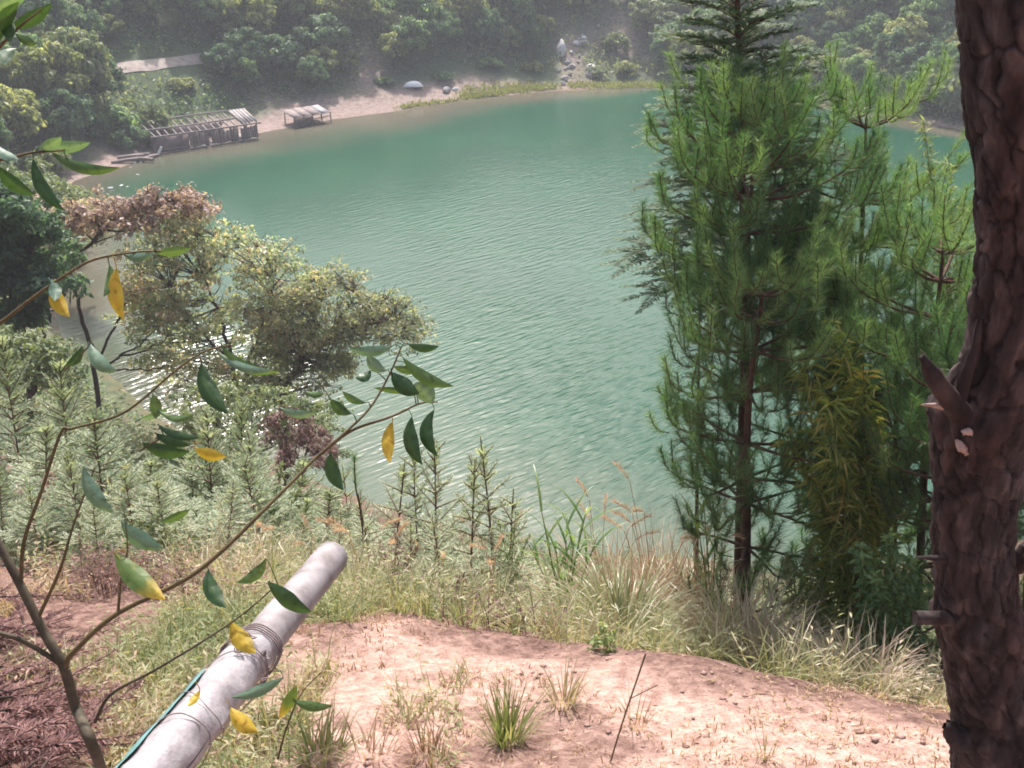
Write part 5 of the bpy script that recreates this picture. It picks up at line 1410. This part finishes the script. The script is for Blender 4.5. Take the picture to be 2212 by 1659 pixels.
scatter_weeds('dead_weeds', 'dark withered weeds on the slope below the fir saplings', (-3.6, 0.3, 4.4, 7.5), 1500, 814, M['deadweed'], 0.10, 0.32, 0.05, 0.014, 9, grassy=0.3, tone=0.45, mask=lambda x, y: np.where(y - edge_y(x) > -0.3, 0.1, -1))
scatter_weeds('slope_brush', 'grey green brush filling the slope between the saplings', (-11, 12, 6.5, 25), 8500, 815, M['under'], 0.3, 0.8, 0.12, 0.035, 12, grassy=0.3, tone=0.6, mask=lambda x, y: np.where((x / (y * 0.891 + 4.0 + 0.35 * y) > -0.42) & (x / (y * 0.891 + 4.0 + 0.35 * y) < -0.30) & (y > 11), -1.0, np.where(shore_sd(x, y) > 0.2, 0.25, -1)))
scatter_weeds('inlet_brush', 'mottled brush on the left bank of the inlet', (-40, -9, 18, 66), 6500, 816, M['under'], 0.3, 1.3, 0.28, 0.10, 12, grassy=0.0, tone=0.7, mask=lambda x, y: np.where(shore_sd(x, y) > 1.2, 0.2, -2))
scatter_weeds('path_litter', 'dry grass bits and dead leaves strewn on the bare path', (-1.2, 2.4, 2.2, 4.6), 900, 817, M['grass_dry'], 0.008, 0.05, 0.03, 0.006, 3, grassy=0.45, tone=0.35, mask=lambda x, y: np.where(y - edge_y(x) < 0.1, 0.05, -1))
scatter_weeds('slope_tangle', 'pale tangled weeds and thin shrubs between the young firs', (-6.5, 0.6, 5.6, 11.5), 2600, 818, M['weed'], 0.25, 0.8, 0.06, 0.016, 12, grassy=0.25, tone=0.5, tone_amp=0.9, mask=lambda x, y: np.where(y - edge_y(x) > 0.4, 0.12, -1))
rng = np.random.default_rng(77)
M['clod'] = solid('dry_soil_clod', [(0.20, 0.13, 0.11), (0.32, 0.22, 0.19)], 20)
g = G()
cx = rng.uniform(-0.9, 2.4, 900); cy = rng.uniform(2.2, 4.6, 900)
okc = (cy - edge_y(cx) < 0.15) & (fbm(cx, cy, 0.5, 3, 88) > 0.5)
cx, cy = cx[okc], cy[okc]; cz = height(cx, cy)
base_d = norm(np.array([(1, 0, 0), (-1, 0, 0), (0, 1, 0), (0, -1, 0), (0, 0, 1), (0, 0, -1), (0.7, 0.7, 0.4), (-0.7, 0.6, 0.5)], float))
for x, y, z in zip(cx, cy, cz):
    r_ = 0.004 + 0.016 * rng.uniform() ** 3
    Vc = base_d[:6] * r_ * rng.uniform(0.6, 1.2, (6, 1)) * np.array([1, 1, 0.7]) + np.array([x, y, z + r_ * 0.3])
    g.add(Vc, [(0, 2, 4), (2, 1, 4), (1, 3, 4), (3, 0, 4), (2, 0, 5), (1, 2, 5), (3, 1, 5), (0, 3, 5)])
put('soil_clods', g.mesh('soil_clods', M['clod']), kind='stuff', label='small dry clods scattered over the bare path', cat='soil')
# curled fallen leaves one can pick out on the path
M['fallen'] = solid('fallen_leaf', [(0.14, 0.08, 0.06), (0.26, 0.16, 0.12)], 30)
for q, (u, v, l, a) in enumerate([(1640, 1503, 0.075, -0.3), (1850, 1578, 0.05, 0.2), (1505, 1605, 0.05, 0.7), (1795, 1625, 0.045, 0.1), (1990, 1600, 0.04, 0.9)]):
    p = gr(u, v); g = G(); V = []
    for t in np.linspace(-1, 1, 9):
        w = 0.30 * (1 - abs(t) ** 2) + 0.01
        for s in (-1, 0, 1):
            V.append((t * l * 0.5, s * w * l * 0.5, 0.012 + 0.25 * l * t * t * 0.5 + (0.06 * l if s else 0)))
    F = [(i * 3 + j, i * 3 + j + 1, i * 3 + j + 4, i * 3 + j + 3) for i in range(8) for j in range(2)]
    put('fallen_leaf', G().add(V, F).mesh('fallen_leaf', M['fallen'], True), None, p, a, label=['large curled brown leaf lying on the path near its right end', 'brown leaf low on the path left of the big trunk', 'small brown leaf near the middle of the bare path', 'small curled leaf at the bottom of the path', 'tiny brown leaf beside the foot of the big trunk'][q], cat='leaf')
# dead red fir brush at the lower left
gn, gw = G(), G(); rng = np.random.default_rng(55)
pc = gr(90, 1600)
brush_o = empty('dead_brush', pc, 'heap of dead red brown fir branches in the lower left corner', 'brush')
M['dead_fir'] = foliage('dead_red_fir_leaves', [(0.05, 0.024, 0.024), (0.11, 0.05, 0.048), (0.19, 0.095, 0.088), (0.27, 0.16, 0.145)], 0.25, rough=0.7)
for q in range(190):
    u, v = rng.uniform(-80, 330), rng.uniform(1350, 1720)
    if u > 60 + (v - 1350) * 0.45: continue
    b = gr(u, v) - pc + np.array([0, 0, rng.uniform(0.02, 0.26)])
    a = rng.normal(0.9, 0.9)
    d = norm(np.array([math.cos(a), math.sin(a), rng.uniform(-0.3, 0.25) - 0.2 * math.sin(a)]))
    spray(gn, gw, b - d * 0.2, d, rng.uniform(0.35, 0.6), 0.05, rng, 0.006, rng.uniform(0.2, 0.8), radial=True, droop=0.1, dens=1.6, tw=0.006)
put('needles', gn.mesh('needles', M['dead_fir']), brush_o); put('twigs', gw.mesh('twigs', M['bark_dark'], True), brush_o)

# ------------------------------------------------------------------ the broadleaf sapling in front of the lens
def leaf_material(name, cols, edge=None):
    m = foliage(name, cols, 0.32, rough=0.42, spec=0.35, tcol=(1.3, 1.2, 0.35))
    N, L = m.node_tree.nodes, m.node_tree.links
    tc = N.new('ShaderNodeTexCoord'); nz = N.new('ShaderNodeTexNoise'); nz.inputs['Scale'].default_value = 90; nz.inputs['Detail'].default_value = 4
    L.new(tc.outputs['Object'], nz.inputs[0])
    sp = ramp(N, [(0.35, 0.25, 0.15), (0.85, 0.85, 0.85), (1.15, 1.12, 1.05)], [0.30, 0.40, 0.7]); L.new(nz.outputs[0], sp.inputs[0])
    p = next(n for n in N if n.type == 'BSDF_PRINCIPLED'); src = p.inputs['Base Color'].links[0].from_socket
    mx = N.new('ShaderNodeMix'); mx.data_type = 'RGBA'; mx.blend_type = 'MULTIPLY'; mx.inputs[0].default_value = 1
    L.new(src, mx.inputs[6]); L.new(sp.outputs[0], mx.inputs[7]); L.new(mx.outputs[2], p.inputs['Base Color'])
    b = N.new('ShaderNodeBump'); b.inputs['Strength'].default_value = 0.4; b.inputs['Distance'].default_value = 0.002
    L.new(nz.outputs[0], b.inputs['Height']); L.new(b.outputs[0], p.inputs['Normal'])
    return m
M['lf_dark'] = leaf_material('dark_glossy_leaf', [(0.022, 0.06, 0.025), (0.035, 0.085, 0.032), (0.06, 0.12, 0.045)])
M['lf_green'] = leaf_material('mid_glossy_leaf', [(0.05, 0.11, 0.04), (0.085, 0.16, 0.06), (0.13, 0.20, 0.08)])
M['lf_teal'] = leaf_material('bluish_leaf_underside', [(0.07, 0.15, 0.11), (0.12, 0.21, 0.16), (0.18, 0.27, 0.21)])
M['lf_yellow'] = leaf_material('yellow_leaf', [(0.30, 0.24, 0.03), (0.42, 0.32, 0.04), (0.48, 0.30, 0.05)])
M['lf_half'] = leaf_material('yellow_tipped_leaf', [(0.08, 0.15, 0.05), (0.10, 0.17, 0.05), (0.34, 0.28, 0.05), (0.48, 0.33, 0.05)])
sapl = empty('broadleaf_sapling', gr(235, 1700), 'thin broadleaf sapling in the foreground with long drooping green and yellow leaves', 'sapling')
S0 = np.array(sapl.location)
rng = np.random.default_rng(91)
BR = []
def twig(name, pts, r0, r1, mat):
    P = spline([atd(u, v, d) - S0 for u, v, d in pts], 8 * len(pts))
    g = G(); tube(g, P, np.linspace(r0, r1, len(P)), 7)
    o = put(name, g.mesh(name, mat, True), sapl); BR.append((o, P))
    return o
M['stem_bark'] = solid('olive_brown_stem', [(0.03, 0.026, 0.02), (0.06, 0.052, 0.034), (0.10, 0.085, 0.055)], 25, rough=0.7)
stem_pts = [(0, 0, 0)]
P = spline([np.array([0, 0, -0.1])] + [atd(u, v, d) - S0 for u, v, d in [(212, 1640, 1.95), (165, 1530, 1.93), (138, 1440, 1.9), (95, 1365, 1.9), (45, 1265, 1.9), (-5, 1170, 1.9), (-60, 1060, 1.9), (-90, 900, 1.85), (-95, 700, 1.8), (-80, 450, 1.75), (-60, 200, 1.7)]], 70)
g = G(); tube(g, P, np.linspace(0.0115, 0.005, 70), 9); put('stem', g.mesh('stem', M['stem_bark'], True), sapl)
twig('branch', [(140, 1442, 1.9), (158, 1410, 1.88), (250, 1328, 1.88), (400, 1252, 1.9), (480, 1190, 1.92), (560, 1112, 1.95), (640, 1032, 2.0), (690, 982, 2.03), (745, 935, 2.05), (800, 880, 2.08), (840, 812, 2.1), (866, 752, 2.1)], 0.0058, 0.0018, M['twig'])
twig('branch', [(690, 982, 2.03), (760, 930, 2.06), (850, 898, 2.1), (905, 872, 2.12), (945, 868, 2.15)], 0.0038, 0.0018, M['twig'])
twig('branch', [(205, 1560, 1.94), (240, 1500, 1.92), (330, 1450, 1.92), (430, 1390, 1.94), (520, 1330, 1.97), (600, 1262, 2.0)], 0.0036, 0.0014, M['stem_bark'])
twig('branch', [(-30, 1362, 1.85), (40, 1380, 1.87), (110, 1420, 1.9), (148, 1450, 1.9)], 0.0045, 0.0055, M['stem_bark'])
twig('branch', [(-95, 760, 1.82), (0, 698, 1.8), (60, 652, 1.8), (130, 602, 1.8), (200, 562, 1.8), (290, 545, 1.8), (350, 542, 1.8)], 0.004, 0.0016, M['twig'])
twig('branch', [(45, 1265, 1.9), (52, 1170, 1.88), (90, 1060, 1.87), (132, 935, 1.86), (160, 925, 1.86), (270, 890, 1.86), (380, 800, 1.86), (440, 760, 1.86), (500, 745, 1.86)], 0.004, 0.0014, M['twig'])
twig('branch', [(-60, 330, 1.72), (0, 345, 1.72), (70, 330, 1.72), (140, 325, 1.72)], 0.004, 0.0015, M['twig'])
twig('branch', [(-62, 150, 1.7), (0, 100, 1.7), (40, 60, 1.7), (90, 20, 1.7)], 0.004, 0.0015, M['twig'])
twig('branch', [(85, 1330, 1.9), (130, 1230, 1.88), (160, 1130, 1.88), (205, 1010, 1.87)], 0.004, 0.0014, M['twig'])
twig('branch', [(255, 1325, 1.88), (262, 1250, 1.88), (275, 1190, 1.88), (270, 1120, 1.88)], 0.003, 0.0008, M['twig'])
twig('branch', [(600, 1640, 2.2), (620, 1570, 2.2), (650, 1500, 2.2), (700, 1445, 2.2)], 0.003, 0.0008, M['twig'])
twig('branch', [(140, 800, 1.86), (190, 750, 1.86), (150, 790, 1.86)], 0.002, 0.001, M['twig'])
twig('branch', [(300, 975, 1.86), (370, 940, 1.86), (440, 960, 1.86)], 0.002, 0.001, M['twig'])
# each leaf: foot, tip, width (picture pixels), arch to the left of its run (pixels), depth, material
LV = [(478, 745, 602, 802, 24, -22, 1.86, 'lf_green'), (470, 760, 590, 800, 18, -14, 1.87, 'lf_teal'), (435, 783, 492, 892, 38, -14, 1.86, 'lf_dark'),
      (850, 745, 755, 752, 22, 10, 2.1, 'lf_teal'), (880, 742, 948, 748, 18, -7, 2.1, 'lf_dark'), (870, 772, 979, 834, 26, -14, 2.1, 'lf_green'), (835, 800, 795, 765, 26, 8, 2.08, 'lf_teal'),
      (845, 803, 905, 850, 36, -8, 2.1, 'lf_dark'), (893, 846, 808, 838, 14, 2, 2.11, 'lf_green'), (895, 828, 935, 872, 40, 4, 2.1, 'lf_teal'), (910, 800, 850, 792, 18, 4, 2.12, 'lf_green'),
      (890, 900, 912, 1003, 36, -16, 2.11, 'lf_dark'), (938, 885, 945, 985, 30, -22, 2.13, 'lf_dark'), (848, 910, 842, 1000, 27, -6, 2.1, 'lf_yellow'), (714, 978, 742, 1058, 32, -8, 2.05, 'lf_dark'),
      (760, 893, 714, 862, 24, 6, 2.06, 'lf_dark'), (604, 880, 684, 890, 18, -10, 2.0, 'lf_teal'), (790, 870, 740, 845, 16, 6, 2.07, 'lf_green'), (800, 800, 768, 815, 24, 6, 2.08, 'lf_dark'), (700, 850, 660, 845, 14, 5, 2.05, 'lf_green'),
      (195, 742, 252, 802, 30, -14, 1.86, 'lf_teal'), (175, 750, 142, 790, 20, 8, 1.86, 'lf_dark'), (330, 852, 336, 905, 26, 4, 1.86, 'lf_green'), (345, 888, 420, 895, 16, -12, 1.86, 'lf_green'), (340, 915, 430, 945, 18, -10, 1.86, 'lf_dark'),
      (335, 935, 410, 962, 20, -6, 1.86, 'lf_dark'), (308, 956, 408, 975, 32, -12, 1.86, 'lf_dark'), (420, 968, 488, 985, 26, -6, 1.86, 'lf_yellow'), (365, 880, 300, 905, 16, 6, 1.87, 'lf_teal'),
      (122, 612, 150, 684, 32, -10, 1.8, 'lf_yellow'), (105, 602, 118, 650, 26, 6, 1.8, 'lf_teal'), (252, 578, 268, 690, 32, -12, 1.8, 'lf_yellow'), (236, 572, 224, 640, 22, 8, 1.81, 'lf_green'), (335, 545, 412, 536, 22, -4, 1.8, 'lf_green'),
      (265, 548, 330, 550, 20, -6, 1.81, 'lf_teal'), (180, 1008, 245, 1108, 34, -14, 1.87, 'lf_teal'), (262, 1128, 352, 1184, 36, -10, 1.88, 'lf_teal'), (248, 1192, 356, 1294, 46, -8, 1.87, 'lf_half'), (450, 1230, 488, 1312, 34, -10, 1.95, 'lf_dark'),
      (575, 1206, 512, 1258, 24, 12, 1.98, 'lf_green'), (578, 1256, 672, 1322, 40, -10, 1.98, 'lf_dark'), (500, 1343, 552, 1410, 38, -6, 1.97, 'lf_yellow'), (612, 1463, 500, 1506, 24, 8, 2.0, 'lf_teal'), (498, 1528, 556, 1580, 34, -8, 2.0, 'lf_yellow'),
      (432, 1490, 404, 1526, 16, 2, 1.95, 'lf_yellow'), (640, 1480, 602, 1552, 26, 4, 2.2, 'lf_half'), (632, 1512, 718, 1524, 20, -8, 2.2, 'lf_green'), (410, 1100, 345, 1128, 18, 4, 1.9, 'lf_green'),
      (-10, 100, 40, 5, 34, 6, 1.7, 'lf_dark'), (15, 62, 112, 8, 30, -8, 1.7, 'lf_dark'), (-20, 30, 60, -10, 30, 4, 1.7, 'lf_teal'), (35, 75, 80, 95, 18, -4, 1.7, 'lf_green'), (-8, 150, 35, 105, 30, 8, 1.7, 'lf_teal'), (-10, 20, 20, 90, 30, 8, 1.71, 'lf_dark'),
      (72, 342, 139, 455, 28, -16, 1.72, 'lf_dark'), (-5, 358, 74, 420, 30, -10, 1.72, 'lf_dark'), (92, 312, 195, 308, 26, -8, 1.72, 'lf_teal'), (110, 328, 258, 362, 24, -18, 1.72, 'lf_green'), (-10, 310, 40, 345, 24, -6, 1.72, 'lf_teal'), (80, 320, 132, 296, 24, -6, 1.72, 'lf_teal'), (140, 335, 215, 372, 16, -8, 1.72, 'lf_green')]
SKEW = [0.0]
for q, (u0, v0, u1, v1, w, arch, d, mt) in enumerate(LV):
    a = atd(u0, v0, d); b = atd(u1, v1, d - 0.02 + rng.normal(0, 0.025))
    ln = np.linalg.norm(b - a); t = (b - a) / ln
    view = norm(a - np.array([0, 0, CAMZ]))
    sd = norm(np.cross(view, t)); nrm = np.cross(t, sd)
    mid = (a + b) / 2 + sd * (-arch) * d / FPX * 1.0
    Cc = np.array([(1 - f) ** 2 * a + 2 * f * (1 - f) * (2 * mid - (a + b) / 2) + f * f * b for f in np.linspace(0, 1, 15)])
    Tn = norm(np.gradient(Cc, axis=0))
    roll = rng.normal(0, 0.35)
    V = []; rr = []
    W = w * d / FPX
    for i_, f in enumerate(np.linspace(0, 1, 15)):
        sdi = norm(np.cross(view, Tn[i_])); ni = np.cross(Tn[i_], sdi)
        si = sdi * math.cos(roll) + ni * math.sin(roll); nn = np.cross(Tn[i_], si)
        hw = 0.52 * W * (math.sin(math.pi * min(1, f * 0.96 + 0.02)) ** 0.95) * (1.0 if f > 0.06 else 0.25)
        for s in (-1, -0.5, 0, 0.5, 1):
            V.append(Cc[i_] + si * hw * s + nn * (abs(s) * hw * 0.30 + 0.03 * hw * math.sin(f * 20 + q)) - S0)
            rr.append(np.clip((0.75 if s == 0 and mt != 'lf_half' else 0.05 if mt == 'lf_half' else 0.25) + 0.15 * abs(s) + (0.65 * max(0, f - 0.55) / 0.45 if mt == 'lf_half' else 0.0) + rng.normal(0, 0.05), 0, 1))
    F = [(i_ * 5 + j_, i_ * 5 + j_ + 1, i_ * 5 + j_ + 6, i_ * 5 + j_ + 5) for i_ in range(14) for j_ in range(4)]
    near_b, bp_ = min(BR, key=lambda b_: np.min(np.linalg.norm(b_[1] - (a - S0), axis=1)))
    q0 = bp_[np.argmin(np.linalg.norm(bp_ - (a - S0), axis=1))]
    gl_ = G().add(V, F, np.array(rr))
    if np.linalg.norm(q0 - (a - S0)) > 0.075: q0 = a - S0 + (q0 - (a - S0)) / np.linalg.norm(q0 - (a - S0)) * 0.02
    tube(gl_, spline([q0, (q0 + a - S0) / 2 + np.array([0, 0, 0.006]), a - S0, Cc[2] - S0], 8), np.linspace(0.0014, 0.0007, 8), 4, r=0.6)
    o = put('leaf', gl_.mesh('leaf', M[mt], True), near_b)
    if mt == 'lf_yellow': o['label'] = 'yellow leaf'

# ------------------------------------------------------------------ haze over the lake
m_, t_, N_, L_n, o_ = nt('haze')
pv = N_.new('ShaderNodeVolumePrincipled')
pv.inputs['Color'].default_value = (0.84, 0.90, 1.0, 1)
pv.inputs['Density'].default_value = 0.0008
pv.inputs['Anisotropy'].default_value = 0.15
L_n.new(pv.outputs[0], o_.inputs['Volume'])
lo = np.array([-215, -120, -7.0]); hi = np.array([215, 300, 56.0])
V = [(x, y, z) for z in (lo[2], hi[2]) for y in (lo[1], hi[1]) for x in (lo[0], hi[0])]
F = [(0, 2, 3, 1), (4, 5, 7, 6), (0, 1, 5, 4), (2, 6, 7, 3), (0, 4, 6, 2), (1, 3, 7, 5)]
put('haze', G().add(V, F).mesh('haze', m_), kind='stuff', label='pale summer haze hanging over the lake', cat='haze')
